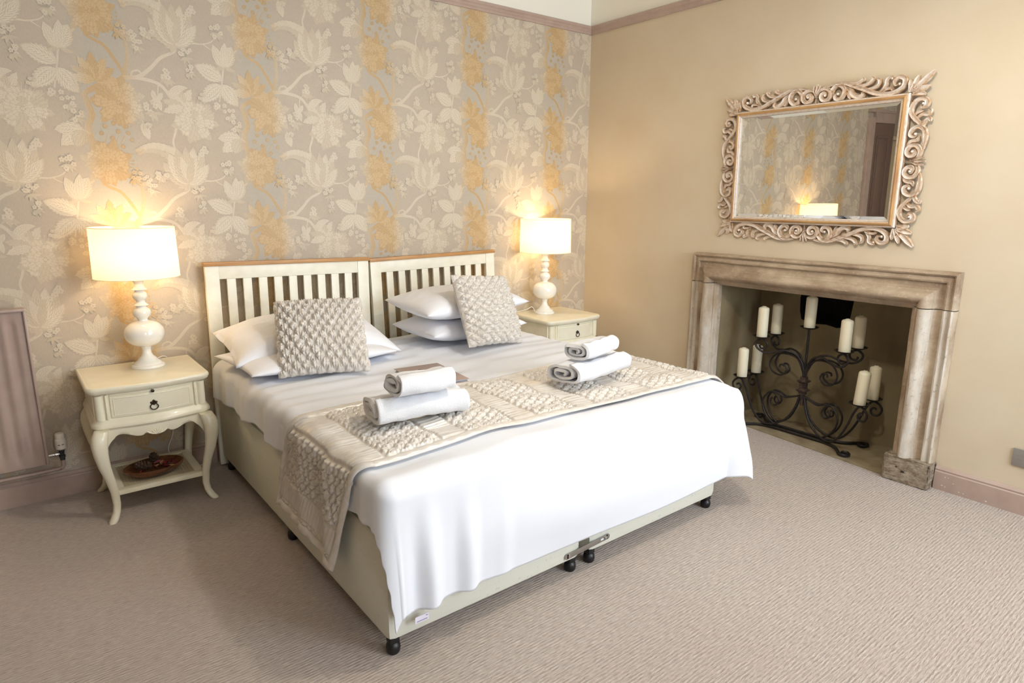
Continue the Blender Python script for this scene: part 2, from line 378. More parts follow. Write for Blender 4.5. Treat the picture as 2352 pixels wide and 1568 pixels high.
# front wall with two window openings
b = MB(); xs = [XL-T]+[x for wd in WINDOWS for x in wd]+[XR+TW]
for i in range(0, len(xs), 2): b.box(((xs[i]+xs[i+1])/2, YF-T/2, ZC/2), (xs[i+1]-xs[i], T, ZC))
for x0, x1 in WINDOWS:
    b.box(((x0+x1)/2, YF-T/2, WZ0/2), (x1-x0, T, WZ0)); b.box(((x0+x1)/2, YF-T/2, (WZ1+ZC)/2), (x1-x0, T, ZC-WZ1))
struct('wall_front', b, M['wall_cream'], label='plain wall holding the two sash windows')
for k, (x0, x1) in enumerate(WINDOWS):
    b = MB(); xm = (x0+x1)/2; zm = (WZ0+WZ1)/2; y = YF-.06
    for x in (x0+.03, x1-.03): b.box((x, y, zm), (.06, .05, WZ1-WZ0))
    for z in (WZ0+.03, zm, WZ1-.03): b.box((xm, y, z), (x1-x0-.12, .05, .06))
    b.box((xm, y, zm), (.025, .03, WZ1-WZ0))
    wn = struct('window_%d' % (k+1), b, M['plastic_white'], label='tall white sash window, '+('nearer to the fireplace wall' if k else 'nearer to the wardrobe'))
    b = MB(); b.box((xm, YF+.02, WZ0-.02), (x1-x0+.12, .14, .035)); b.build('window_sill', M['plastic_white'], wn, None)
    for i in (0, 1):
        for j in (0, 1):
            b = MB(); px = (x0+.06+xm-.0125)/2 if i == 0 else (x1-.06+xm+.0125)/2; pz = (WZ0+.06+zm-.03)/2 if j == 0 else (WZ1-.06+zm+.03)/2
            b.box((px, y, pz), ((x1-x0)/2-.0725, .004, (WZ1-WZ0)/2-.09)); b.build('pane', M['glass'], wn, None)
# skirting boards and picture rails (swept profiles)
def moulding(name, prof, A, B, n, m, label):
    """prof: (out, z) pairs; A->B along the wall, n = unit vector out of the wall"""
    A, B, n = Vector(A), Vector(B), Vector(n); b = MB()
    b.rings([[tuple(P+n*o+Vector((0, 0, z))) for o, z in prof] for P in (A, B)])
    bm = bmesh.new(); me = b.mesh(name); bm.from_mesh(me); bmesh.ops.recalc_face_normals(bm, faces=bm.faces); bm.to_mesh(me); bm.free()
    return tag(link(name, me, None, m), label, None, None, 'structure')
SK = [(0, 0), (.018, 0), (.018, .098), (.014, .104), (.016, .112), (.008, .125), (0, .127)]
PR = [(0, 2.728), (.010, 2.728), (.012, 2.742), (.016, 2.748), (.017, 2.762), (.024, 2.768), (.025, 2.782), (.016, 2.789), (0, 2.789)]
moulding('baseboard_back', SK, (-.74, YB, 0), (XR, YB, 0), (0, -1, 0), M['mauve'], 'mauve skirting board below the floral wallpaper')
moulding('baseboard_right', SK, (XR, YF, 0), (XR, 1.1415, 0), (-1, 0, 0), M['mauve'], 'mauve skirting board with chipped paint beside the fireplace')
moulding('baseboard_far_right', SK, (XR, 2.757, 0), (XR, YB-.018, 0), (-1, 0, 0), M['mauve'], 'mauve skirting board in the corner by the bedside table')
moulding('trim_1', PR, (XL, YB, 0), (XR, YB, 0), (0, -1, 0), M['mauve'], 'mauve picture rail above the floral wallpaper')
moulding('trim_2', PR, (XR, YF, 0), (XR, YB, 0), (-1, 0, 0), M['mauve'], 'mauve picture rail above the plain fireplace wall')
# paint chips on the skirting by the fireplace
bb = bpy.data.objects['baseboard_right']
b = MB()
for y, z, s in ((1.10, .03, 1.4), (1.085, .026, 1), (1.05, .055, 1), (1.09, .078, 1), (1.075, .08, .8), (1.02, .02, 1.2), (1.0, .019, 1), (.90, .016, 1.6)):
    b.ell((XR-.0182, y, z), (.0006, .0032*s, .0014*s), 7, 4)
b.build('paint_chip', M['ceiling'], bb)

# panelled door in the back wall (seen in the mirror), its casing and the wardrobe beside it
dr = MB(); X0, X1, ZD = -1.72, -.86, 2.26
dr.box(((X0+X1)/2, YB-.012, ZD/2), (X1-X0, .02, ZD)); door = struct('door_1', dr, M['door'], label='dark mauve panelled door seen in the mirror')
for i in (0, 1):
    for z0, z1 in ((.18, .95), (1.15, 2.1)):
        b = MB(); xa = X0+.1+i*.38; xb = xa+.28
        for (cx, cz, dx, dz) in (((xa+xb)/2, z0, xb-xa, .025), ((xa+xb)/2, z1, xb-xa, .025), (xa, (z0+z1)/2, .025, z1-z0), (xb, (z0+z1)/2, .025, z1-z0)):
            b.box((cx, YB-.027, cz), (dx, .012, dz), 0, .004)
        b.box(((xa+xb)/2, YB-.024, (z0+z1)/2), (xb-xa-.08, .008, z1-z0-.08), 0, .003)
        b.build('panel', M['door'], door)
b = MB(); b.lathe([(.0, 0), (.022, 0), (.012, .01), (.010, .03), (.026, .045), (.026, .055), (0, .066)], 16, (X0+.06, YB-.022, 1.02), ax='y'); b.build('door_knob', M['brass_dark'], door)
b = MB()
for x in (X0-.06, X1+.06): b.box((x, YB-.02, (ZD+.06)/2), (.12, .04, ZD+.06), 0, .006)
b.box(((X0+X1)/2, YB-.02, ZD+.06), (X1-X0, .04, .12), 0, .006); b.box(((X0+X1)/2, YB-.025, ZD+.13), (X1-X0+.28, .05, .03), 0, .006)
struct('trim_3', b, M['mauve'], label='mauve door casing seen in the mirror')
wd = empty('wardrobe', (-1.815, 3.12, 0), 0, 'tall cream painted wardrobe by the panelled door, seen in the mirror', 'wardrobe')
b = MB(); b.box((.01, 0, 1.06), (.54, 1.0, 2.0), 0, .006); b.box((.02, 0, .05), (.54, 1.0, .1), 0, .004); b.build('body', M['wardrobe'], wd)
b = MB(); b.box((.035, 0, 2.085), (.62, 1.06, .05), 0, .012); b.build('cornice', M['wardrobe'], wd)
for i in (-1, 1):
    b = MB(); b.box((.292, i*.248, 1.06), (.022, .48, 1.86), 0, .004)
    for z, h in ((.6, .75), (1.52, .85)): b.box((.304, i*.248, z), (.008, .34, h), 0, .004)
    d = b.build('door', M['wardrobe'], wd)
    b = MB(); b.lathe([(0, 0), (.008, 0), (.008, .015), (.016, .022), (.014, .034), (0, .038)], 14, (.305, i*.03, 1.06), ax='x'); b.build('knob', M['chrome'], d)

# ------------------------------------------------------------------ wallpaper drops with their printed floral
class Print:
    def __init__(s): s.v = []; s.f = []; s.m = []; s.uv = []; s.k = 0
    def next(s, lay):
        s.k += 1; return -(.0006+s.k*3e-6+lay*3e-5)      # every printed shape lies a hair above the one before
    def ribbon(s, pts, ws, lay, mi, nose=True):
        """flat printed ribbon: centre line pts (x,z), half widths ws"""
        n = len(pts); b = len(s.v); y = s.next(lay)
        P = np.array(pts, float); T_ = np.gradient(P, axis=0); T_ /= np.maximum(np.linalg.norm(T_, axis=1, keepdims=True), 1e-9)
        Nn = np.stack([-T_[:, 1], T_[:, 0]], 1)
        for i in range(n):
            for v in (-1, 0, 1):
                wv = ws[i] if not isinstance(ws[i], tuple) else ws[i][0 if v < 0 else 1]
                q = P[i]+Nn[i]*v*wv; s.v.append((q[0], y, q[1])); s.uv.append((i/(n-1), v))
        for i in range(n-1):
            for k in (0, 1): a = b+i*3+k; s.f.append((a, a+3, a+4, a+1)); s.m.append(mi)
    def leaf(s, x, z, ang, L, W, lay, mi=1, bend=0., ser=0., ns=6, tip=.85, n=None):
        n = n or (max(9, ns*3+1) if ser else 10); pts = []; ws = []; a = math.radians(ang); px, pz = x, z
        for i in range(n):
            t = i/(n-1); pts.append((px, pz)); aa = a+math.radians(bend)*t
            px += math.cos(aa)*L/(n-1); pz += math.sin(aa)*L/(n-1)
            w_ = W*math.sin(PI*min(1, t**tip*1.0))**.8 if 0 < t < 1 else 0
            if ser: w_ *= 1+ser*(((t*ns) % 1)-.5)*2*(-1)
            ws.append(max(w_, .0004))
        s.ribbon(pts, ws, lay, mi)
    def petal(s, x, z, ang, L, W, lay, mi, lobes=3):
        """broad petal with a scalloped edge, drawn as a fan"""
        b = len(s.v); y = s.next(lay); n = 9; a = math.radians(ang); ca, sa = math.cos(a), math.sin(a)
        s.v.append((x, y, z)); s.uv.append((0, 0))
        for i in range(n):
            t = -1+2*i/(n-1); th = t*1.25
            r = L*(.80+.20*math.cos(th))*(1+.07*math.cos(t*PI*lobes))
            u_, v_ = r*math.cos(th*.55), W*math.sin(th)*(1+.05*math.cos(t*PI*lobes))
            if abs(t) == 1: u_ *= .62
            s.v.append((x+u_*ca-v_*sa, y, z+u_*sa+v_*ca)); s.uv.append((1, t*.9))
        for i in range(n-1): s.f.append((b, b+1+i, b+2+i)); s.m.append(mi)
    def stem(s, pts, w0, w1, lay, mi=1, n=7):
        P = catmull(pts, n); N_ = len(P); s.ribbon([tuple(p) for p in P], [w0+(w1-w0)*i/(N_-1) for i in range(N_)], lay, mi)
    def dot(s, x, z, r, lay, mi=0):
        b = len(s.v); y = s.next(lay)
        for k in range(8): s.v.append((x+r*math.cos(k*PI/4), y, z+r*math.sin(k*PI/4))); s.uv.append((.3, .1))
        s.f.append(tuple(range(b, b+8))); s.m.append(mi)
    def peony(s, x, z, R, rot, lay, rnd):
        for k in range(7):   # back leaves
            s.leaf(x+math.cos(rot+k*.9)*R*.55, z+math.sin(rot+k*.9)*R*.55, math.degrees(rot+k*.9), R*.75, R*.2, lay, 1, rnd.uniform(-25, 25), .25, 4)
        for ring, (n, rad, L, W) in enumerate(((9, .42, .62, .30), (8, .26, .52, .26), (6, .10, .42, .23), (5, 0, .26, .16))):
            for k in range(n):
                a = rot+2*PI*(k+.5*ring)/n+rnd.uniform(-.1, .1); ll = L*R*rnd.uniform(.88, 1.12)
                cx, cz = x+math.cos(a)*rad*R, z+math.sin(a)*rad*R*.92
                s.petal(cx, cz, math.degrees(a), ll*1.09, W*R*1.14, lay+2+ring*3, 2); s.petal(cx, cz, math.degrees(a), ll, W*R, lay+3+ring*3+.5, 0 if (k+ring) % 3 else 1)
        for k in range(7): s.dot(x+math.cos(k)*R*.1, z+math.sin(k)*R*.1, R*.035, lay+17, 2)
        for k in range(6): # stamens
            a = rot-1.9+k*.16; s.stem([(x+math.cos(a)*R*.8, z+math.sin(a)*R*.8), (x+math.cos(a)*R*1.18, z+math.sin(a)*R*1.18)], .0014, .001, lay, 0, 2); s.dot(x+math.cos(a)*R*1.2, z+math.sin(a)*R*1.2, .005, lay, 0)
    def cluster(s, x, z, R, lay, rnd, leafy=True):
        for k in range(6):
            a = rnd.uniform(0, 2*PI); r = R*rnd.uniform(.2, .8); cx, cz = x+math.cos(a)*r, z+math.sin(a)*r
            s.stem([(x, z-R*.4), (cx, cz)], .0012, .001, lay, 1, 2)
            for j in range(5): b_ = j*2*PI/5+a; s.petal(cx, cz, math.degrees(b_), R*.30, R*.13, lay+2, 0, 2)
            s.dot(cx, cz, R*.07, lay+3, 2)
        if leafy:
            for k in range(4): s.leaf(x, z-R*.3, 200+k*45+rnd.uniform(-15, 15), R*.9, R*.16, lay+1, 1, rnd.uniform(-30, 30))
def build_paper():
    p = Print(); rnd = random.Random(3); X = .02
    A = lambda L_: [(x-X, z) for x, z in L_]
    # climbing stems
    p.stem(A([(.45, 1.56), (.42, 1.66), (.414, 1.74), (.404, 1.83), (.425, 1.89), (.412, 1.95), (.407, 1.985), (.457, 2.02), (.50, 2.045), (.547, 2.055), (.582, 2.085), (.590, 2.11), (.607, 2.18), (.604, 2.24), (.602, 2.30), (.59, 2.34)]), .016, .007, 0, 1, 6)
    p.stem(A([(.41, 2.32), (.419, 2.304), (.446, 2.25), (.509, 2.214), (.551, 2.152), (.585, 2.087)]), .006, .008, 1, 1)
    p.stem(A([(.575, 2.075), (.644, 2.086), (.70, 2.13), (.751, 2.185), (.818, 2.225), (.826, 2.26)]), .010, .006, 2, 0)
    p.stem(A([(.60, 2.078), (.658, 2.078), (.738, 2.057), (.785, 1.989), (.802, 1.908), (.79, 1.84), (.772, 1.783), (.78, 1.74)]), .009, .004, 1, 0)
    p.stem(A([(.612, 2.075), (.618, 2.105), (.645, 2.115), (.66, 2.098), (.645, 2.08)]), .005, .004, 3, 0)
    p.stem(A([(.40, 2.27), (.36, 2.235), (.326, 2.175), (.315, 2.12), (.30, 2.05), (.29, 2.0)]), .005, .003, 1, 0)
    p.stem(A([(.825, 2.245), (.90, 2.275), (.95, 2.278), (1.0, 2.295), (1.03, 2.33)]), .005, .002, 1, 0)
    p.stem(A([(.96, 2.28), (.99, 2.26), (1.01, 2.255)]), .003, .001, 1, 0)
    p.stem(A([(.60, 1.94), (.63, 1.90), (.643, 1.864)]), .003, .002, 1, 0)
    p.stem(A([(.41, 1.80), (.385, 1.815), (.35, 1.82)]), .005, .003, 1, 0)
    p.stem(A([(.73, 2.06), (.72, 2.0), (.70, 1.955)]), .003, .002, 1, 0)
    for k in range(4): p.stem(A([(.46+.02*k, 1.74), (.48+.025*k, 1.80)]), .0016, .0012, 1, 1, 2)
    # peonies: two gold, one silver
    p.peony(.545-X, 1.955, .098, .4, 10, rnd); p.peony(.468-X, 1.668, .092, 1.2, 12, rnd); p.peony(.885-X, 1.895, .094, 2.6, 10, rnd)
    # fan leaf above the gold peony
    for k in range(7): p.leaf(.455-X, 2.045, 20+k*24, .135-.012*abs(k-3), .022, 8+k, k % 2, 8*(k-3), .3, 5)
    for k in range(5): p.leaf(.84-X, 1.955, 75+k*28, .105, .020, 5+k, k % 2, 10*(k-2), .25, 5)
    # pomegranate flower
    cx, cz = .826-X, 2.262
    for k, (a, L, W) in enumerate(((152, .15, .034), (128, .17, .036), (52, .17, .036), (28, .145, .032), (108, .175, .034), (74, .185, .034), (90, .18, .03))):
        p.leaf(cx, cz, a, L*1.05, W*1.14, 10+2*k, 2, (90-a)*.55, 0, 6, .7, 14); p.leaf(cx, cz, a, L, W, 11+2*k, 0 if k % 2 else 1, (90-a)*.55, .10, 8, .7)
    p.leaf(cx, cz+.01, 97, .13, .02, 27, 0, 12); p.leaf(cx, cz+.01, 80, .13, .018, 28, 1, -12)
    for a in (200, 230, 310, 340, 262): p.leaf(cx, cz+.01, a, .062, .014, 9, 1, 40 if a > 270 else -40)
    # three-leaf sprig, bud pair
    for a, L, W, x, z in ((148, .14, .036, .312, 2.11), (216, .135, .034, .305, 2.085), (-62, .125, .036, .312, 2.09)):
        p.leaf(x-X, z, a, L*1.05, W*1.1, 4, 2, 14, .1, 8); p.leaf(x-X, z, a, L, W, 5, 0, 14, .15, 9)
    for a, L, W, x, z in ((118, .115, .026, .325, 2.178), (72, .115, .036, .332, 2.178), (92, .12, .024, .335, 2.18)):
        p.leaf(x-X, z, a, L, W, 6, 0, -10, .08, 4)
    for a in (150, 30, 190, -20): p.leaf(.33-X, 2.175, a, .055, .010, 5, 1, 20)
    # curl leaf, small drooping leaf, scalloped leaf, fern
    p.leaf(.787-X, 2.005, 66, .10, .022, 6, 0, -75, 0, 5, .6, 12)
    p.leaf(.640-X, 1.868, -78, .085, .020, 5, 0, 8, .18, 6)
    for a, L in ((205, .125), (170, .12), (232, .085)): p.leaf(.385-X, 1.812, a, L, .032, 4, 1 if a > 210 else 0, 22, .22, 6)
    p.stem(A([(.80, 1.70), (.73, 1.735), (.66, 1.745), (.61, 1.71)]), .003, .001, 8, 0)
    for k in range(9):
        t = k/8; x, z = .79-.17*t, 1.705+.04*math.sin(t*2.6)
        p.leaf(x-X, z, 100+t*50, .062*(1-.5*t), .011, 5, 0, 40, .3, 4); p.leaf(x-X, z, 215+t*10, .055*(1-.5*t), .010, 6, 1, -30, .3, 4)
    # berries
    for x, z in ((.511, 1.855), (.456, 1.805), (.528, 1.817), (.571, 1.812), (.542, 1.746), (.475, 1.84), (.565, 1.845), (.437, 1.757), (.50, 1.785), (.585, 1.78), (.52, 1.88)):
        p.dot(x-X, z, .0105, 3, 2); p.dot(x-X, z, .008, 5, 0)
    for x, z in ((.72, 1.99), (.70, 2.03), (.745, 2.02)): p.leaf(x-X, z, 250+rnd.uniform(-30, 30), .06, .013, 4, 0, 10)
    for x, z, R, lf in ((.773, 2.108, .05, 1), (.697, 1.935, .05, 1), (.635, 2.275, .036, 1), (.652, 2.235, .04, 1), (.295, 1.974, .042, 0), (.337, 1.941, .038, 1), (.895, 2.424, .046, 0), (.706, 2.30, .034, 1), (.364, 1.885, .042, 1), (.304, 1.665, .044, 1), (.872, 2.215, .04, 1), (.885, 2.14, .036, 1), (.66, 1.85, .026, 0), (.58, 1.60, .04, 1), (.70, 1.62, .045, 1), (.93, 2.02, .03, 0)):
        p.cluster(x-X, z, R, 4, rnd, lf)
    return p
tile = build_paper()
ZP0, ZP1 = .10, 2.735
def paper_mesh(name, x_lo=None, x_hi=None):
    V = []; F = []; Mi = []; U = []
    nv = len(tile.v); tv = np.array(tile.v)
    for k in (-3, -2, -1, 0, 1):
        o = len(V)*0+len(F)*0; base = len(V); V += [(x, y, z+k*REP_H) for x, y, z in tile.v]; U += tile.uv
        F += [tuple(i+base for i in f) for f in tile.f]; Mi += [(1, 2, 2)[t] if t != 0 else 1 for t in tile.m] if False else [1 if t == 0 else 2 for t in tile.m]
    base = len(V); V += [(0, -.0005, ZP0), (REP_W, -.0005, ZP0), (REP_W, -.0005, ZP1), (0, -.0005, ZP1)]; U += [(0, 0)]*4; F.append((base, base+1, base+2, base+3)); Mi.append(0)
    me = bpy.data.meshes.new(name); me.from_pydata(V, [], F); me.polygons.foreach_set('material_index', Mi)
    uvl = me.uv_layers.new(name='UVMap'); vi = np.empty(len(me.loops), np.int32); me.loops.foreach_get('vertex_index', vi)
    uvl.data.foreach_set('uv', np.array(U, np.float32)[vi].reshape(-1))
    bm = bmesh.new(); bm.from_mesh(me)
    for co, no in (((0, 0, ZP1), (0, 0, 1)), ((0, 0, ZP0), (0, 0, -1))) + ((((x_lo, 0, 0), (-1, 0, 0)),) if x_lo is not None else ()) + ((((x_hi, 0, 0), (1, 0, 0)),) if x_hi is not None else ()):
        bmesh.ops.bisect_plane(bm, geom=bm.verts[:]+bm.edges[:]+bm.faces[:], plane_co=co, plane_no=no, clear_outer=True)
    bm.to_mesh(me); bm.free()
    for k in ('paper_ground', 'paper_light', 'paper_mid'): me.materials.append(M[k])
    return me
full = paper_mesh('wallpaper_strip')
for k in range(-3, 6):
    x = .02+k*REP_W
    me = full
    if k == -3: me = paper_mesh('wallpaper_strip', x_lo=XL-x)
    if k >= 4: me = paper_mesh('wallpaper_strip', x_hi=XR-x)
    o = link('wallpaper_strip', me, wall_back); o.location = (x, YB, 0)

# ------------------------------------------------------------------ fireplace
fp = empty('fireplace', (XR, 1.95, 0), 0, 'weathered stone fireplace with a bolection moulded surround', 'fireplace')
FO0, FO1, FTOP, FW = 1.150, 2.745, 1.150, .205                     # outer edges, top, moulding width
# profile: (across from the outer edge, out from the wall)
BP = [(0, .0012), (0, .040), (.006, .052), (.014, .056), (.022, .052), (.026, .044), (.034, .046), (.046, .052), (.054, .050), (.058, .040), (.070, .036), (.085, .038), (.094, .046),
      (.096, .056), (.104, .060), (.108, .070), (.118, .084), (.132, .092), (.146, .092), (.158, .084), (.168, .068), (.174, .052), (.178, .046), (.186, .044), (.188, .034), (.198, .030), (.205, .022), (.205, -.012)]
def corner(y_side, a, o, top=True, z=None):
    yy = FO0+a if y_side == 0 else FO1-a
    return (XR-o, yy, (FTOP-a) if z is None else z)
def jit(ring, k, amp=.0012):
    r_ = random.Random(k); return [(p[0]+r_.uniform(-amp, amp), p[1]+r_.uniform(-amp, amp), p[2]+r_.uniform(-amp, amp)*.6) for p in ring]
loc = lambda b_: [(p[0]-XR, p[1]-1.95, p[2]) for p in b_]
ZJ = .957; zp = .142
# lintel: down one side to the joint, mitre, across, mitre, down the other side
rings = [[corner(0, a, o, z=ZJ+.002) for a, o in BP], [corner(0, a, o) for a, o in BP]]
for k in range(1, 24):
    t = k/24; rings.append(jit([(XR-o, (FO0+a)*(1-t)+(FO1-a)*t, FTOP-a) for a, o in BP], k))
rings += [[corner(1, a, o) for a, o in BP], [corner(1, a, o, z=ZJ+.002) for a, o in BP]]
b = MB(); b.rings([loc(r) for r in rings], closed=False); b.build('lintel', M['stone_brown'], fp, 35)
for sd in (0, 1):
    rings = []
    for k in range(15):
        t = k/14; rings.append(jit([corner(sd, a, o, z=zp*(1-t)+(ZJ-.002)*t) for a, o in BP], 100+k+20*sd))
    b = MB(); b.rings([loc(r) for r in rings], closed=False); nq = len(BP)-1; b.m = [1 if 9 <= (i % nq) <= 12 or (sd == 0 and (i % nq) >= 19) or (i % nq) < 2 else 0 for i in range(len(b.f))]; b.build('jamb', [M['stone'], M['stone_brown']], fp, 35)
    b = MB(); yc = (FO0+.108) if sd == 0 else (FO1-.108); b.box((-.0455, yc-1.95, zp/2), (.087, .226, zp), 0, .008)
    b2 = bmesh.new(); me = b.mesh('plinth', 40); b2.from_mesh(me); bmesh.ops.subdivide_edges(b2, edges=b2.edges[:], cuts=3, use_grid_fill=True)
    rr = random.Random(5+sd)
    for v in b2.verts: v.co += Vector((rr.uniform(-.004, .004), rr.uniform(-.005, .005), rr.uniform(-.003, .003) if .02 < v.co.z < zp-.01 else 0))
    for v in b2.verts: v.co.z = max(v.co.z, 0); v.co.x = min(v.co.x, -.0015)
    b2.to_mesh(me); b2.free(); me.shade_smooth(); me.set_sharp_from_angle(angle=math.radians(30)); pl = link('plinth', me, fp, M['stone_rough'])
    b = MB()
    for dy, dz, r_ in ((.045, .085, .007), (.012, .066, .010)): b.ell((-.089, yc-1.95+dy, dz), (.003, r_, r_*.6), 8, 5)
    b.build('dowel_hole', M['hole'], pl)
# firebox lining: sides splay to a flat back with a broken flue hole near the top
def quadgrid(name, A, B, C_, D, nu, nv, amp, m, seed, skip=None):
    u = np.linspace(0, 1, nu)[:, None, None]; v = np.linspace(0, 1, nv)[None, :, None]
    A, B, C_, D = (np.array(p, float) for p in (A, B, C_, D))
    P = (A*(1-u)+B*u)*(1-v)+(D*(1-u)+C_*u)*v
    n_ = np.cross(B-A, D-A); n_ /= np.linalg.norm(n_)
    P += n_*(amp*wob(P[..., 1]*3+P[..., 0]*3, P[..., 2]*3, seed, 1.2)[..., None])*np.minimum(1, 8*np.minimum(np.minimum(u, 1-u), np.minimum(v, 1-v)))
    return gridmesh(name, P, m, wall_right)
yb0, yb1, zt = 1.40, 2.475, 1.06
quadgrid('firebox_side', (XR-.0, FY1, 0), (FBX, yb1, 0), (FBX, yb1, zt), (XR, FY1, zt), 14, 24, .012, M['plaster'], 1)
quadgrid('firebox_side', (FBX, yb0, 0), (XR, FY0, 0), (XR, FY0, zt), (FBX, yb0, zt), 14, 24, .010, M['plaster'], 2)
# back panel with the hole cut out (a rough ring of quads around the opening)
hy0, hy1, hz0, hz1 = 1.85, 2.18, .70, zt
rr = random.Random(11)
b = MB(); H = []
inner = [(hy1, hz1), (hy1, .95), (hy1+.01, .86), (hy1+.006, .78), (hy1-.01, hz0+.02), (2.10, hz0), (2.0, hz0+.008), (1.93, hz0-.004), (hy0+.01, hz0+.012), (hy0, .80), (hy0-.01, .9), (hy0, hz1)]
outer = [(yb1, zt), (yb1, .95), (yb1, .8), (yb1, .5), (yb1, 0), (2.2, 0), (2.0, 0), (1.8, 0), (yb0, 0), (yb0, .5), (yb0, .85), (yb0, zt)]
V = [(FBX, y, z) for y, z in inner]+[(FBX, y, z) for y, z in outer]+[(FBX+.18, y, z) for y, z in inner]; n_ = len(inner)
b.add(V, [(i, i+1, n_+i+1, n_+i) for i in range(n_-1)]); b.build('firebox_back', M['plaster'], wall_right, None)
V = V[:n_]+V[2*n_:]; b = MB(); b.add(V, [(i+1, i, n_+i, n_+i+1) for i in range(n_-1)]+[tuple(n_+i for i in range(n_))]); b.build('flue_hole', M['soot'], wall_right, None)
b = MB(); b.box(((FBX+XR)/2+.1, 1.95, zt+.02), (FBX-XR+.25, 1.3, .04)); b.build('firebox_top', M['soot'], wall_right, None)
b = MB(); hz = .006; b.rings([[(x, y, z) for x, y in ((XR-.055, FY0+.036), (XR+.075, FY1-.01), (FBX+.02, yb1+.005), (FBX+.02, yb0-.005))] for z in (0.0005, hz)]); b.build('hearth_slab', M['hearth'], wall_right, None)

# ------------------------------------------------------------------ mirror in a carved openwork frame
MC = (1.993, 1.697); HW, HH = .4665, .3035                        # opening half sizes
mir = empty('wall_mirror', (XR-.004, MC[0], MC[1]), 0, 'rectangular mirror in a carved whitewashed gold openwork frame above the fireplace', 'mirror')
mir.rotation_euler = (0, math.radians(-.9), math.radians(-.75))     # hangs a touch forward, a touch turned
# local frame: x = -out, y = -(s), z = t
P3 = lambda s_, t_, d_: (-d_, -s_, t_)
b = MB(); bv = .022
b.add([P3(s*(HW-bv), t*(HH-bv), .030) for s, t in ((-1, -1), (1, -1), (1, 1), (-1, 1))], [(0, 1, 2, 3)]); b.build('mirror_glass', M['mirror'], mir, None)
b = MB(); o_ = [(s*HW, t*HH) for s, t in ((-1, -1), (1, -1), (1, 1), (-1, 1))]; i_ = [(s*(HW-bv), t*(HH-bv)) for s, t in ((-1, -1), (1, -1), (1, 1), (-1, 1))]
b.add([P3(*p, .0275) for p in o_]+[P3(*p, .030) for p in i_], [(k, (k+1) % 4, 4+(k+1) % 4, 4+k) for k in range(4)]); b.build('bevel', M['mirror'], mir, None)
b = MB(); b.box(tuple(P3(0, 0, .0125)), (.02, 2*HW+.04, 2*HH+.04)); b.build('backing', M['carve_gold'], mir, None)
# inner moulding: profile (out from opening edge, depth), strips coloured white / gold
MP = [(-.004, .024), (-.004, .034), (.002, .040), (.005, .036), (.009, .044), (.016, .048), (.023, .044), (.026, .036), (.031, .036), (.034, .028), (.034, .008)]
MPc = [0, 0, 0, 0, 1, 1, 1, 0, 0, 0]
for k in range(4):
    b = MB(); n_ = len(MP); ends = []
    for e in (0, 1):
        cs = [(-1, -1), (1, -1), (1, 1), (-1, 1)][(k+e) % 4]
        ends.append([P3(cs[0]*(HW+a), cs[1]*(HH+a), d) for a, d in MP])
    b.v = [tuple(p) for r in ends for p in r]
    for j in range(n_-1): b.f.append((j, j+1, n_+j+1, n_+j)); b.m.append(MPc[j])
    b.build('inner_moulding', [M['carve_white'], M['mould_gold']], mir, None)
SEC = [(-1, .0), (-1, .55), (-.82, .92), (-.55, .72), (-.1, .5), (.35, .62), (.72, 1.0), (1, .6), (1, .0)]
SECm = [1, 1, 1, 0, 0, 0, 1, 1]
def carve(b, path, w, h, d0=.006, tf=None, taper=(.35, .3)):
    """gouged acanthus stroke along path [(s,t)], half width w, relief h"""
    P = [np.array(p) for p in path]; N = len(P); rings = []
    for i in range(N):
        t_ = P[min(i+1, N-1)]-P[max(i-1, 0)]; t_ /= max(np.linalg.norm(t_), 1e-9); nn = np.array([-t_[1], t_[0]]); u = i/(N-1)
        f_ = min(1, taper[0]+(1-taper[0])*u*5) * min(1, taper[1]+(1-taper[1])*(1-u)*4)
        rings.append([tf(*(P[i]+nn*v*w*1.22*f_), d0+hh*h*(.6+.4*f_)) for v, hh in SEC])
    n_ = len(SEC); vs = [p for r in rings for p in r]; base = len(b.v); b.v += vs
    for i in range(N-1):
        for j in range(n_-1): b.f.append((base+i*n_+j, base+i*n_+j+1, base+(i+1)*n_+j+1, base+(i+1)*n_+j)); b.m.append(SECm[j])
    b.f.append(tuple(base+j for j in range(n_))); b.m.append(1); b.f.append(tuple(base+(N-1)*n_+j for j in range(n_))[::-1]); b.m.append(1)
def bead(b, s, t, r, h, tf):
    base = len(b.v); ng, mg = 10, 4
    for i in range(mg):
        a = PI/2*i/mg
        for k in range(ng): b.v.append(tf(s+r*math.cos(a)*math.cos(2*PI*k/ng), t+r*math.cos(a)*math.sin(2*PI*k/ng), .006+h*(.3+.7*math.sin(a))))
    b.v.append(tf(s, t, .006+h))
    for i in range(mg-1):
        for k in range(ng): b.f.append((base+i*ng+k, base+i*ng+(k+1) % ng, base+(i+1)*ng+(k+1) % ng, base+(i+1)*ng+k)); b.m.append(0)
    for k in range(ng): b.f.append((base+(mg-1)*ng+k, base+(mg-1)*ng+(k+1) % ng, base+mg*ng)); b.m.append(0)
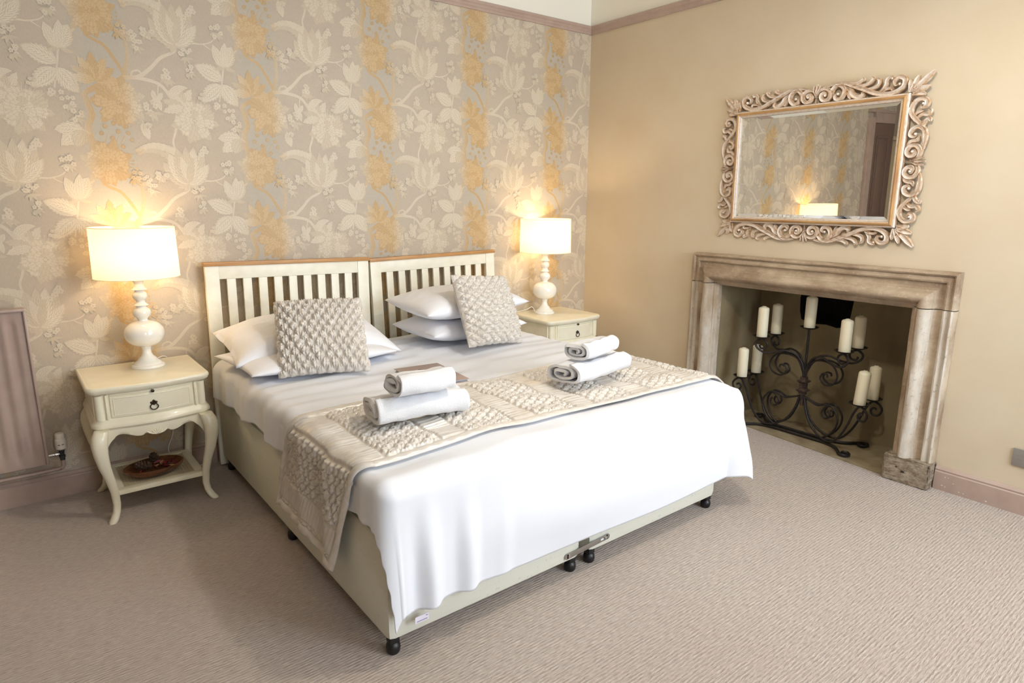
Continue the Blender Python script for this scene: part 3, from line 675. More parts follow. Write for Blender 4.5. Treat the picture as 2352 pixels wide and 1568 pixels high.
def half_side(b, L, tf, long):
    """half of one side: s from centre 0 to corner L, t outward from the moulding"""
    D = math.radians
    # round scroll by the centre with an inner volute
    carve(b, spiral(.048, .040, .044, .008, D(190), D(190-560), 34), .0100, .020, tf=tf)
    bead(b, .049, .040, .0085, .024, tf)
    if long:
        carve(b, [tuple(p) for p in catmull([(.060, .004), (.085, .030), (.090, .066), (.120, .088), (.150, .072), (.158, .040), (.138, .014), (.112, .016), (.106, .034), (.120, .044)], 5)], .0100, .020, tf=tf)
        bead(b, .122, .040, .008, .024, tf)
        carve(b, [tuple(p) for p in catmull([(.062, .086), (.10, .093), (.16, .090), (.22, .066), (.28, .040), (.33, .018), (.385, .010), (.43, .018), (.462, .042), (.462, .074), (.436, .086), (.414, .070), (.420, .050), (.436, .052)], 5)], .0105, .022, tf=tf, taper=(.5, .35))
        carve(b, [tuple(p) for p in catmull([(.165, .080), (.20, .080), (.235, .086), (.252, .098), (.246, .108)], 5)], .0085, .018, tf=tf)
        carve(b, [tuple(p) for p in catmull([(.20, .072), (.24, .066), (.285, .074), (.306, .094), (.294, .106)], 5)], .0085, .018, tf=tf)
        carve(b, [tuple(p) for p in catmull([(.26, .046), (.30, .046), (.335, .060), (.338, .084), (.322, .092)], 5)], .0085, .018, tf=tf)
        carve(b, [tuple(p) for p in catmull([(.345, .022), (.372, .052), (.376, .082), (.398, .092), (.410, .080)], 5)], .0080, .018, tf=tf); bead(b, .40, .084, .008, .02, tf)
        carve(b, [tuple(p) for p in catmull([(.340, .020), (.37, .034), (.40, .036), (.406, .022)], 5)], .0070, .018, tf=tf)
        carve(b, [tuple(p) for p in catmull([(.155, .074), (.19, .050), (.205, .026), (.235, .010), (.258, .020), (.250, .036)], 5)], .0120, .018, tf=tf)
        carve(b, [tuple(p) for p in catmull([(.160, .066), (.180, .036), (.192, .006)], 5)], .0100, .014, tf=tf)
        vx = (.440, .052)
    else:
        carve(b, [tuple(p) for p in catmull([(.058, .086), (.10, .094), (.15, .086), (.170, .058), (.158, .028), (.132, .022), (.122, .040), (.136, .050)], 5)], .0095, .020, tf=tf)
        bead(b, .135, .045, .008, .024, tf)
        carve(b, [tuple(p) for p in catmull([(.075, .010), (.10, .030), (.105, .056), (.125, .066)], 5)], .0085, .018, tf=tf)
        carve(b, [tuple(p) for p in catmull([(.150, .084), (.185, .060), (.215, .030), (.250, .012), (.285, .022), (.304, .048), (.296, .078), (.272, .080), (.262, .062), (.276, .054)], 5)], .0100, .021, tf=tf)
        carve(b, [tuple(p) for p in catmull([(.170, .074), (.195, .084), (.206, .100), (.192, .106)], 5)], .0080, .018, tf=tf)
        carve(b, [tuple(p) for p in catmull([(.205, .040), (.228, .064), (.226, .092), (.244, .102), (.252, .090)], 5)], .0080, .018, tf=tf)
        carve(b, [tuple(p) for p in catmull([(.225, .026), (.240, .046), (.246, .066)], 5)], .0070, .016, tf=tf)
        vx = (.280, .066)
    bead(b, vx[0], vx[1], .009, .025, tf)
A_ = .032
def mk_tf(side, sg):
    def tf(s, t, d):
        if side == 'top': q = (sg*s, HH+A_+t)
        elif side == 'bottom': q = (sg*s, -(HH+A_+t))
        elif side == 'right': q = (HW+A_+t, sg*s)
        else: q = (-(HW+A_+t), sg*s)
        return P3(q[0], q[1], d)
    return tf
for side, L, lg in (('top', .5, 1), ('bottom', .5, 1), ('right', .335, 0), ('left', .335, 0)):
    b = MB()
    for sg in (-1, 1): half_side(b, L, mk_tf(side, sg), lg)
    tf = mk_tf(side, 1)
    for a in (-.5, 0, .5): carve(b, [(0, .035), (math.sin(a)*.03, .07), (math.sin(a)*.04, .098+.008*(a == 0))], .0065, .02, tf=tf)
    carve(b, [(0, .002), (0, .03)], .007, .02, tf=tf)
    carve(b, [(-.49 if lg else -.33, .002), (0, .002), (.49 if lg else .33, .002)], .0035, .012, tf=tf, taper=(1, 1))
    me = b.mesh('carved_border', 45); bm = bmesh.new(); bm.from_mesh(me); bmesh.ops.recalc_face_normals(bm, faces=bm.faces); bm.to_mesh(me); bm.free()
    link('carved_border', me, mir, [M['carve_white'], M['carve_gold']])
for sx in (-1, 1):
    for sz in (-1, 1):
        b = MB()
        def tf(s, t, d, sx=sx, sz=sz): return P3(sx*(HW+.02+s), sz*(HH+.02+t), d)
        for k, a in enumerate((4, 24, 45, 66, 86)):
            L = (.066, .088, .138, .088, .066)[k]; an = math.radians(a); c_ = (a-45)/35*.02
            carve(b, [(.012+math.cos(an)*L*u-c_*u*u*math.sin(an)*.6, .012+math.sin(an)*L*u+c_*u*u*math.cos(an)*.6) for u in np.linspace(.1, 1, 8)], .0125, .021, tf=tf, taper=(.8, .35))
        me = b.mesh('corner_leaf', 45); bm = bmesh.new(); bm.from_mesh(me); bmesh.ops.recalc_face_normals(bm, faces=bm.faces); bm.to_mesh(me); bm.free()
        link('corner_leaf', me, mir, [M['carve_white'], M['carve_gold']])

# ------------------------------------------------------------------ wrought iron candelabrum with nine pillar candles
CX, CY = 3.935, 1.99
can = empty('candelabrum', (CX, CY, .007), 0, 'black wrought iron scrolled candelabrum standing in the fireplace', 'candelabrum')
UP, LO, UR, LR, DX = .612, .318, .268, .388, .085
def arm(pts, e, r=.0068):
    b = MB(); P = catmull(pts, 6); b.tube([(e[0]*p[0], e[1]*p[0], p[1]) for p in P], r, 8); return b
up_arm = [(.004, .386), (.018, .47), (.060, .528), (.125, .545), (.185, .525), (.245, .517), (.288, .540), (.300, .575), (.268, .603), (.232, .580), (.238, .548), (.266, .541), (.276, .562)]
up_scr = [(.006, .41), (.05, .50), (.125, .522), (.19, .503), (.222, .446), (.20, .392), (.148, .375), (.112, .407), (.126, .442), (.154, .442), (.158, .424)]
lo_arm = [(.016, .262), (.035, .18), (.08, .095), (.15, .042), (.225, .030), (.285, .085), (.33, .175), (.358, .255), (.388, .306), (.420, .302), (.444, .268), (.430, .230), (.400, .228), (.388, .252), (.402, .270), (.418, .262)]
lo_scr = [(.016, .262), (.06, .245), (.11, .232), (.165, .250), (.21, .245), (.248, .19), (.245, .13), (.215, .075), (.17, .036)]
lo_cur = [(.20, .248), (.165, .235), (.145, .195), (.165, .165), (.195, .175), (.195, .205), (.178, .208)]
pans = [(0, 0, .705)]
for sy in (-1, 1):
    for sx in (-1, 1):
        for (pts, R_, Z_, nm) in ((up_arm, UR, UP, 'upper_arm'), (lo_arm, LR, LO, 'lower_arm')):
            l_ = math.hypot(R_, DX); e = (sx*DX/R_, sy*1.0)
            arm(pts, e).build(nm, M['iron'], can); pans.append((sx*DX, sy*R_, Z_))
        arm(up_scr, (sx*.16, sy), .0062).build('scroll', M['iron'], can)
        arm(lo_scr, (sx*.12, sy), .0062).build('scroll', M['iron'], can)
        arm(lo_cur, (sx*.12, sy), .0058).build('scroll', M['iron'], can)
for sx in (-1, 1):
    pts = []
    for sy in (1, -1):
        q = [(sx*.028, sy*.10), (sx*.030, sy*.19), (sx*.055, sy*.26), (sx*.105, sy*.305), (sx*.145, sy*.335), (sx*.150, sy*.365), (sx*.120, sy*.378), (sx*.092, sy*.360), (sx*.098, sy*.335), (sx*.118, sy*.338)]
        pts = q[::-1]+[(sx*.028, 0)] if sy == 1 else pts+q
    b = MB(); b.tube([(p[0], p[1], .011) for p in catmull(pts, 6)], .0095, 8); b.build('base_bar', M['iron'], can)
b = MB(); b.tube([(0, 0, .34), (0, 0, .52), (0, 0, .70)], .0075, 8); b.build('stem', M['iron'], can)
b = MB(); b.tube([(0, 0, .20), (0, 0, .30)], [.010, .016], 8)
for z0, z1, r0, r1 in ((.275, .29, .026, .026), (.29, .300, .026, .044), (.300, .305, .044, .044), (.305, .315, .044, .026), (.315, .350, .026, .026), (.350, .360, .026, .044), (.360, .365, .044, .044), (.365, .375, .044, .024), (.375, .39, .024, .024)):
    b.rings([[(sx*r0*.72, sy*r0*.72, z0) for sx, sy in ((-1, -1), (1, -1), (1, 1), (-1, 1))], [(sx*r1*.72, sy*r1*.72, z1) for sx, sy in ((-1, -1), (1, -1), (1, 1), (-1, 1))]])
b.build('collar', M['iron_rust'], can, None)
pb = MB(); pb.lathe([(.0, -.006), (.012, -.006), (.03, -.002), (.048, .006), (.056, .012), (.054, .0125), (.045, .008), (.028, .002), (.0, .001)], 24); pme = pb.mesh('pan', 60)
cb = MB(); cb.lathe([(0, 0), (.0325, 0), (.0335, .004), (.0335, .186), (.032, .194), (.027, .199), (.015, .203), (.010, .207), (.004, .208), (0, .205)], 28); cme = cb.mesh('candle', 50)
wb = MB(); wb.tube([(0, 0, .203), (.0005, 0, .208), (.002, 0, .2125)], .0012, 6)
wme = wb.mesh('wick', 60)
LAB = {0: 'ivory pillar candle on the highest, central pan of the candelabrum'}
order = ['upper arm, front, bed side', 'lower']
for i, (x, y, z) in enumerate(pans):
    p = link('pan', pme, can, [M['iron']] if i == 0 else None); p.location = (x, y, z)
    cd_ = link('pillar_candle', cme, None, [M['wax']] if i == 0 else None); h = (1.0, .98, 1.01, .99, 1.02, 1, .99, 1.01, .98)[i]
    cd_.location = (CX+x, CY+y, z+.007+.0012); cd_.scale = (1, 1, h)
    if y < 0 and x < 0 and z < .5: cd_.rotation_euler = (math.radians(3.5), 0, 0); cd_.location.z += .0022
    if i: nm = 'ivory pillar candle on %s pan at the %s end, %s row' % ('an upper' if z > .5 else 'a lower', 'bed headboard' if y > 0 else 'carved plinth', 'the room-facing' if x < 0 else 'the firebox-facing')
    else: nm = LAB[0]
    tag(cd_, nm, 'candle', 'pillar candles on the candelabrum')
    wk = link('wick', wme, cd_, [M['black']] if i == 0 else None)

# ------------------------------------------------------------------ bed: two zip-linked divans, mattresses, headboards
D0, D1, D2, D3 = .838, 1.712, 1.762, 2.636                         # divan edges in x
BY0, BY1 = 1.722, 3.70
def divan(name, x0, x1, label):
    e = empty(name, ((x0+x1)/2, (BY0+BY1)/2, 0), 0, label, 'bed base', 'divan bases of the bed')
    w_, l_ = x1-x0, BY1-BY0
    b = MB(); b.box((0, 0, .245), (w_, l_, .37), 0, .028); b.build('base', M['divan'], e, 50)
    cb_ = MB(); cb_.lathe([(0, 0), (.018, 0), (.023, .007), (.025, .02), (.023, .034), (.014, .042), (0, .042)], 16); cb_.box((0, 0, .052), (.035, .035, .022), 0, .004); cb_.lathe([(0, .03), (.006, .03), (.006, .07), (0, .07)], 8)
    cme_ = cb_.mesh('castor', 40)
    for i, (x, y) in enumerate([(sx*(w_/2-.03), y) for y in (-l_/2+.03, -.01, l_/2-.03) for sx in (-1, 1)]):
        o = link('castor', cme_, e, [M['black']] if i == 0 else None); o.location = (x, y, 0)
    return e
dv1 = divan('divan_base', D0, D1, 'pale damask divan base on the radiator side of the bed')
dv2 = divan('divan_base', D2, D3, 'pale damask divan base on the fireplace side of the bed')
for x0, x1, l_ in ((D0, D1, 'radiator'), (D2, D3, 'fireplace')):
    e = empty('mattress', ((x0+x1)/2, (BY0+BY1)/2, .431), 0, 'cream single mattress under the duvet on the %s side' % l_, 'mattress')
    b = MB(); b.box((0, 0, .076), (x1-x0-.004, BY1-BY0-.01, .15), 0, .03); m_ = b.build('body', M['mattress'], e, 50)
# steel link bar between the divans at the foot
e = empty('link_bar', ((D1+D2)/2+.012, BY0-.004, .098), 0, 'steel link bar screwed across the two divan bases at the foot', 'bracket')
b = MB(); b.box((0, 0, 0), (.235, .0035, .024), 0, .0015)
for s_ in (-1, 1): b.lathe([(0, -.00175), (.012, -.00175), (.012, .00175), (0, .00175)], 16, (s_*.117, 0, 0), ax='y')
b.build('bar', M['steel'], e); e.rotation_euler = (0, math.radians(-3.), 0)
for s_ in (-1, 1):
    b = MB(); b.lathe([(0, 0), (.008, 0), (.0075, .003), (.004, .0045), (0, .005)], 14, (s_*.105, -.0018, 0), ax='y'); b.build('screw', M['chrome'], e)
b = MB(); b.box((.083, -.0012, 0), (.016, .0026, .008), 0, .001); b.build('slot', M['linen'], e)

def headboard(xa, xb, y0, y1, tilt, label, ztop=1.14):
    """xa..xb overall width, leaning from y0 at the floor to y1 at the top"""
    W_ = xb-xa; e = empty('headboard', ((xa+xb)/2, y0, 0.003), 0, label, 'headboard', 'slatted headboards of the bed')
    e.rotation_euler = (-math.atan2(y1-y0, ztop), math.radians(tilt), 0)
    pw = .072; H_ = ztop-.024
    for s_ in (-1, 1):
        b = MB(); b.box((s_*(W_/2-pw/2), 0, H_/2), (pw, .030, H_), 0, .003); b.build('post', M['cream_hb'], e)
    b = MB(); b.box((0, 0, H_-.036), (W_-2*pw, .024, .072), 0, .003); b.build('top_rail', M['cream_hb'], e)
    b = MB(); b.box((0, 0, .42), (W_-2*pw, .022, .07), 0, .003); b.build('lower_rail', M['cream_hb'], e)
    b = MB(); b.box((0, 0, .165), (W_-2*pw, .02, .05), 0, .003); b.build('bottom_rail', M['cream_hb'], e)
    b = MB(); b.box((0, -.002, H_+.011), (W_+.012, .046, .022), 0, .004); b.build('cap_rail', M['oak'], e)
    sb = MB(); sb.box((0, 0, (.455+H_-.072)/2), (.047, .016, H_-.072-.455), 0, .002); sme = sb.mesh('slat', 40)
    n_ = 9; gap = (W_-2*pw-n_*.047)/(n_+1)*1.0
    for k in range(n_):
        o = link('slat', sme, e, [M['cream_hb']] if k == 0 else None); o.location = (-W_/2+pw+gap+.0235+k*(.047+gap), 0, 0)
    return e
headboard(.824, 1.783, 3.752, 3.79, 1.15, 'cream slatted headboard with oak cap rail beside the radiator end table', 1.148)
headboard(1.836, 2.808, 3.760, 3.795, -.85, 'cream slatted headboard with oak cap rail beside the corner bedside table', 1.135)

# ------------------------------------------------------------------ draping: maps cloth coordinates (a across, b along) over the made bed
EL, ER, EF, ZT = .822, 2.80, 1.700, .628                           # cloth edges of the bed top
RL, RR, RF = .055, .16, .065
def drop(s, r, fl):
    """distance s beyond the edge -> (outward, downward): a quarter round, then hanging with flare fl"""
    q = r*PI/2; s1 = np.minimum(s, q); o = r*np.sin(s1/r); d = r*(1-np.cos(s1/r)); e = np.maximum(s-q, 0)
    return o+e*fl, d+e*math.sqrt(max(0, 1-fl*fl)) if not hasattr(fl, '__len__') else d+e*np.sqrt(1-fl*fl)
def drape(a, b_):
    a = np.asarray(a, float); b_ = np.asarray(b_, float)
    left = np.maximum(EL+RL-a, 0); right = np.maximum(a-(ER-RR), 0); foot = np.maximum(EF+RF-b_, 0)
    sx = left+right; sgn = np.where(left > 0, -1., 1.); r_s = np.where(left > 0, RL, RR)
    th = np.arctan2(foot, np.maximum(sx, 1e-9)); w_ = np.sin(th)**2      # 0 = side, 1 = foot
    s = np.where(left > 0, np.hypot(sx, foot), (sx**5+foot**5+1e-30)**.2); r = r_s*(1-w_)+RF*w_
    fl_s = np.where(left > 0, .05, .20)+.0*a; fl = fl_s*(1-w_)+.03*w_
    corner = np.sin(2*th)**2*(s > 0)
    fl = fl+np.where(left > 0, .04, .16)*corner
    o, d = drop(s, r, fl)
    ex = np.where(left > 0, EL+RL, ER-RR); ax = np.where(sx > 0, ex, a); by = np.where(foot > 0, EF+RF, b_)
    # directions are rounded on the corner
    x = ax+sgn*o*np.cos(th)*(s > 0)*(sx > 0); y = by-o*np.sin(th)*(foot > 0)
    y = np.where((sx > 0) & (foot <= 0), b_, y)
    z = ZT-d
    return np.stack([x, y, z], -1), s, th
def bed_puff(a, b_):
    """gentle swelling of the duvet on the bed top"""
    return .012*wob(a, b_, 21, .9)+.004*wob(a, b_*2.2, 22, 2.4)

def surf(a, b_):
    """the duvet's surface: drape plus swelling, soft folds and flutes"""
    P, s, th = drape(a, b_); top = np.clip(1-s/.10, 0, 1)
    P[..., 2] += bed_puff(a, b_)*top
    P[..., 2] += .0040*np.sin((b_*7+a*2.2)*2*PI*.55+3*wob(a, b_, 5, .8))*smooth01((3.2-b_)/.6+.4)*top
    P[..., 2] += .0030*np.sin((b_*13-a*1.5)*2*PI*.6+4*wob(a*.6, b_, 6, .9))*smooth01((b_-2.45)/.3)*top
    hang = smooth01((s-.06)/.38); ft = b_ < EF+RF
    flute = np.exp(-((a-1.02)/.22)**2)*(.018*np.sin((a-.80)*2*PI/.15)+.005*np.sin(a*2*PI/.08))*smooth01((a-.80)/.12)
    belly = .035*np.exp(-((a-1.9)/.8)**2)*smooth01((s-.1)/.2)*smooth01((.60-s)/.3)
    swag = .010*np.sin((b_*.0+s*9+np.abs(a-1.6)*3.0))*np.exp(-((a-1.5)/.6)**2)
    P[..., 1] -= np.where(ft, hang*(flute+.010*wob(a, b_*.4, 8, 1.0)+belly+swag), 0)
    P[..., 1] = np.where(ft & (a >= EL+RL) & (s > .10), np.minimum(P[..., 1], BY0-.014), P[..., 1])
    sd = (EL+RL-a > 0); f_ = np.clip(s/.1, 0, 1)*smooth01((b_-EF-RF+.02)/.15)
    P[..., 0] -= np.where(sd, f_*(.009*np.sin(b_*2*PI/.33+2*wob(b_, b_*0, 3, 1.))+.003*np.sin(b_*2*PI/.12)), 0)
    P[..., 0] = np.where(sd & ~ft & (s > .10), np.minimum(P[..., 0], D0-.011), P[..., 0])
    P[..., 2] += np.where(sd, f_*(.008*np.sin(b_*2*PI/.37+1.)), 0)
    return P, s
# duvet
na, nb = 300, 300
OL, OR_, OF = .150, .30, .455                                      # overhang beyond the edges
tt = np.linspace(0, 1, na); uu = np.linspace(0, 1, nb)
A0, A1 = EL+RL-OL-.05, ER-RR+OR_+.14
B0, B1 = EF+RF-OF-.045, 3.66
a = A0+(A1-A0)*tt[:, None]+0*uu[None, :]; b_ = B1+(B0-B1)*uu[None, :]+0*tt[:, None]
# cloth hem wobbles, and the head corner pulls out past the mattress
edge_l = np.clip((EL+RL-a)/(OL+.05), 0, 1); a = a-edge_l*(.016*wob(b_, b_*0, 4, 1.4)+.006*np.sin(b_*2*PI/.09)*smooth01((2.0-b_)/.3)+.03*smooth01((b_-3.2)/.4))
hem = np.clip((EF+RF-b_)/(OF+.045), 0, 1); b_ = b_+hem*(.012*wob(a, a*0, 9, .9))
P, s = surf(a, b_)
duvet = gridmesh('duvet', P, M['linen'])
tag(duvet, 'white cotton duvet spread over the double bed, hanging low at the foot', 'duvet')
sm = duvet.modifiers.new('thickness', 'SOLIDIFY'); sm.thickness = .006; sm.offset = -1
# care label at the hem
e = empty('care_label', (.955, 1.700, .118), 0); e.parent = duvet
b = MB(); b.box((0, -.0135, .006), (.052, .0012, .024)); b.build('tag', M['tag'], duvet, None, loc=(.945, 1.700, .126))
bpy.data.objects.remove(e)
b = MB(); b.box((.0, -.0145, .0), (.040, .0008, .002)); b.box((.018, -.0145, .012), (.008, .0008, .002)); b.build('tag_print', M['tag_ink'], duvet, None, loc=(.945, 1.700, .126))

def normals(P):
    du = np.gradient(P, axis=0); dv = np.gradient(P, axis=1); n_ = np.cross(du, dv); n_ /= np.maximum(np.linalg.norm(n_, axis=-1, keepdims=True), 1e-12); return n_
def smock(p, q, seed=0):
    """lattice smocking: p, q in cells; cloth pinched at staggered stitches, folds radiate from each"""
    p = p+.07*wob(p*.5, q*.5, seed, .8); q = q+.07*wob(p*.5, q*.5, seed+1, .8)
    x1, y1 = p-np.round(p), q-np.round(q); x2, y2 = p-.5-np.round(p-.5), q-.5-np.round(q-.5)
    near = (x1**2+y1**2) < (x2**2+y2**2); dx = np.where(near, x1, x2); dy = np.where(near, y1, y2)
    d = np.hypot(dx, dy); ph = np.arctan2(dy, dx)+.5*wob(np.round(p*2), np.round(q*2), seed+2, .37)
    pit = 1-np.exp(-(d/.20)**2)
    m_ = np.minimum(np.abs(p+q-np.round(p+q)), np.abs(p-q-np.round(p-q))); val = 1-np.exp(-(m_/.085)**2)
    return np.clip(pit*(.50+.50*val)*(1+.34*np.cos(6*ph)*np.exp(-((d-.18)/.2)**2)), 0, 1.4)

# bed runner
na, nb = 900, 240
RY0, RY1 = 1.845, 2.470
RA0, RA1 = EL+RL-.445, ER-RR+.30
a = np.linspace(RA0, RA1, na)[:, None]+np.zeros((1, nb)); v = np.linspace(0, 1, nb)[None, :]+np.zeros((na, 1))
over = np.maximum(EL+RL-a, 0)
b_ = RY0+(RY1-RY0)*v+.38*over+.012*wob(a, v*.3, 31, .8)*1.0-.05*smooth01((a-1.0)/1.7)*(1-0*v)+.01
P, s = surf(a, b_)
P[..., 2] -= .012*smooth01((over-.2)/.2)*np.sin(v*2*PI*1.0+1)*1.0
n_ = normals(P); n_ *= np.sign(n_[na//2, nb//2, 2])
lx = a-RA0; ly = v*(RY1-RY0)
edge = np.minimum(np.minimum(lx, RA1-a), np.minimum(ly, (RY1-RY0)-ly))
binding = edge < .038
# alternating plain and smocked bands along the runner
per = .335; ph = ((lx-.055) % per)/per
plain = ((ph < .34)).astype(float); soft = smooth01(np.minimum(np.abs(ph-0), np.minimum(np.abs(ph-.34), np.abs(ph-1)))*per/.012)
sm_h = smock(lx/.068, ly/.040, 3)
ga = np.sin(ly*2*PI/.021+3.0*wob(lx*.7, ly, 42, 4.)+1.6*wob(lx*2, ly*4, 43, 5.))
h = plain*(.0105+(.0030)*ga*(.5+.5*wob(lx*1.5, ly*2, 44, 3))*1.0)+(1-plain)*(.002+.0140*sm_h)
h = h*soft+.0035*(1-soft)
bind_h = .003+.0125*np.sqrt(np.clip(1-((edge-.019)/.0192)**2, 0, 1))*(1+.10*np.sin((lx+ly)*2*PI/.06+2*wob(lx, ly, 45, 3))*np.clip(edge/.012, 0, 1))
h = np.where(binding, bind_h, .003+(h-.003)*smooth01((edge-.038)/.012))
P = P+n_*(h+.014)[..., None]
run = gridmesh('bed_runner', P, M['satin'])
tag(run, 'oyster satin bed runner with smocked bands laid across the duvet', 'bed runner')
sm = run.modifiers.new('thickness', 'SOLIDIFY'); sm.thickness = .006; sm.offset = -1

# ------------------------------------------------------------------ pillows, cushions
def pillow_mesh(name, W_, D_, H_, seed, m, flap=0, nu=56, nv=48, ears=.10, smk=None, parent=None, sag=0):
    u = np.linspace(-1, 1, nu)[:, None]+np.zeros((1, nv)); v = np.linspace(-1, 1, nv)[None, :]+np.zeros((nu, 1))
    x = W_/2*u*(1-ears*.55*(1-v**2)*np.abs(u)**3); y = D_/2*v*(1-ears*(1-u**2)*np.abs(v)**3)
    prof = (np.clip(1-np.abs(u)**2.6, 0, 1)*np.clip(1-np.abs(v)**2.6, 0, 1))**.55
    wr = .08*wob(u, v, seed, .7)+.06*wob(u*1.3, v, seed+1, 1.6)+.03*wob(u, v*1.5, seed+2, 3.2)
    z = H_/2*prof*(1+wr*prof)
    if flap:  # slack open end of the pillowcase on the -x side
        f_ = smooth01((-u-.72)/.28); z = z*(1-.0*f_)+f_*.012*np.sin(v*6+1); 
    zb = -H_/2*prof*(1-.4*wr)
    h = 0
    if smk:
        p = u*smk[0]; q = v*smk[1]
        hh = smock(p, q, seed); h = smk[2]*hh*np.minimum(1, 6*np.clip(1-np.maximum(np.abs(u), np.abs(v)), 0, 1)+.25)
    T_ = np.stack([x, y, z], -1)
    if smk is not None:
        n_ = normals(T_); n_ *= np.sign(n_[nu//2, nv//2, 2]); T_ = T_+n_*h[..., None]
    B_ = np.stack([x, y, zb], -1)
    for q_ in (T_, B_): q_[..., 2] -= sag*np.abs(u)**2.5
    I = np.arange(nu*nv).reshape(nu, nv); qd = np.stack([I[:-1, :-1], I[1:, :-1], I[1:, 1:], I[:-1, 1:]], -1).reshape(-1, 4)
    V = np.concatenate([T_.reshape(-1, 3), B_.reshape(-1, 3)]); Fq = np.concatenate([qd, qd[:, ::-1]+nu*nv])
    rim = np.concatenate([I[:, 0], I[-1, 1:], I[-2::-1, -1], I[0, -2:0:-1]]); rn = np.roll(rim, -1)
    Fr = np.stack([rn, rim, rim+nu*nv, rn+nu*nv], -1)
    Fq = np.concatenate([Fq, Fr])
    me = bpy.data.meshes.new(name); me.vertices.add(len(V)); me.vertices.foreach_set('co', V.reshape(-1).astype(np.float32))
    me.loops.add(Fq.size); me.loops.foreach_set('vertex_index', Fq.reshape(-1).astype(np.int32)); me.polygons.add(len(Fq)); me.polygons.foreach_set('loop_start', (np.arange(len(Fq))*4).astype(np.int32))
    me.update(calc_edges=True); me.shade_smooth()
    if not smk:
        bm = bmesh.new(); bm.from_mesh(me); bmesh.ops.remove_doubles(bm, verts=bm.verts, dist=.0008); bm.to_mesh(me); bm.free()
    return link(name, me, parent, m)
def place(o, loc, rot): o.location = loc; o.rotation_mode = 'XYZ'; o.rotation_euler = tuple(math.radians(r) for r in rot); return o
PG = 'bed pillows'
# radiator side: lower pillow, and an upper one propped against the headboard with its slack end towards the edge
p = pillow_mesh('pillow', .80, .50, .105, 1, M['pillow']); place(p, (1.205, 3.285, .697), (1, 0, 5)); tag(p, 'white pillow lying flat under the propped pillow by the radiator side', 'pillow', PG)
p = pillow_mesh('pillow', .88, .50, .200, 3, M['pillow'], flap=1, sag=.05); place(p, (1.262, 3.405, .775), (10, 2, -2)); tag(p, 'white pillow propped behind the smocked cushion on the radiator side', 'pillow', PG)
p = pillow_mesh('pillow', .72, .48, .16, 5, M['pillow'], ears=.07); place(p, (2.23, 3.38, .726), (1, 0, 3)); tag(p, 'white pillow, bottom of the neat pair on the fireplace side', 'pillow', PG)
p = pillow_mesh('pillow', .76, .50, .17, 7, M['pillow'], ears=.08); place(p, (2.20, 3.36, .878), (4, -1, 2)); tag(p, 'white pillow, top of the neat pair on the fireplace side', 'pillow', PG)
CG = 'smocked cushions on the bed'
def cushion(label, seed, cells, loc, rot):
    o = pillow_mesh('cushion', .435, .435, .13, seed, M['satin'], nu=240, nv=240, ears=.05, smk=cells); place(o, loc, rot); tag(o, label, 'cushion', CG); return o
cushion('square oyster satin smocked cushion leaning on the pillows by the radiator side', 51, (5.0, 3.1, .021), (1.210, 3.098, .820), (48, 0, -18))
cushion('square oyster satin smocked cushion leaning on the pillows by the fireplace side', 61, (3.5, 4.6, .020), (2.218, 3.072, .856), (64, 5, 8))

# ------------------------------------------------------------------ towels
def towel(name, L_, D_, H_, loc, rz, seed, label, turns=2.35, th=.0118, tilt=0):
    """towel folded into a flat roll: a thick spiral section extruded along x"""
    ns, nl = 150, 40; ph = np.linspace(0, 2*PI*turns, ns); k = 1-ph/(2*PI*turns)
    k = .16+.84*k
    ca, sa = np.cos(ph+PI*.62), np.sin(ph+PI*.62); ex = .74
    cy = np.sign(ca)*np.abs(ca)**ex*(D_/2-th/2)*k; cz = np.sign(sa)*np.abs(sa)**ex*(H_/2-th/2)*k
    C2 = np.stack([cy, cz], 1); t_ = np.gradient(C2, axis=0); t_ /= np.maximum(np.linalg.norm(t_, axis=1, keepdims=True), 1e-9); nn = np.stack([-t_[:, 1], t_[:, 0]], 1)
    out = C2-nn*th/2; inn = C2+nn*th/2; ring = np.concatenate([out, inn[::-1]])
    xx = np.linspace(-L_/2, L_/2, nl); P = np.zeros((len(ring), nl, 3))
    P[..., 0] = xx[None, :]; P[..., 1] = ring[:, :1]; P[..., 2] = ring[:, 1:]
    i_ = np.arange(len(ring))[:, None]/len(ring)
    P[..., 2] += .005*wob(P[..., 0]*3, P[..., 1]*3, seed, 1.6)+.003*wob(P[..., 0]*8, P[..., 1]*8, seed+4, 1.6)
    P[..., 1] += .004*wob(P[..., 0]*3, P[..., 2]*4, seed+1, 1.6)
    endl = np.exp(-((xx+L_/2)/.03)**2)+np.exp(-((xx-L_/2)/.03)**2)
    P[..., 0] += .012*wob(i_*9, i_*0+seed, seed+2, .7)*endl[None, :]
    o = gridmesh(name, P, M['towel'], None, closed_u=True)
    bm = bmesh.new(); bm.from_mesh(o.data); bm.verts.ensure_lookup_table()
    nr = len(ring); h2 = nr//2   # close the end faces between outer and inner line
    for j in (0, nl-1):
        for i in range(h2-1):
            q = [bm.verts[(i)*nl+j], bm.verts[(i+1)*nl+j], bm.verts[(nr-2-i)*nl+j], bm.verts[(nr-1-i)*nl+j]]
            try: bm.faces.new(q if j == 0 else q[::-1]).smooth = False
            except ValueError: pass
    bmesh.ops.recalc_face_normals(bm, faces=bm.faces); bm.to_mesh(o.data); bm.free()
    o.location = loc; o.rotation_euler = (math.radians(tilt), 0, math.radians(rz)); tag(o, label, 'towel', 'folded white towels on the runner'); return o
towel('bath_towel', .365, .235, .108, (1.195, 2.130, .725), -8, 71, 'thick folded white bath towel beside the brown folder')
towel('hand_towel', .225, .190, .092, (1.185, 2.085, .825), -4, 75, 'small folded white towel stacked on the bath towel beside the folder', tilt=-3)
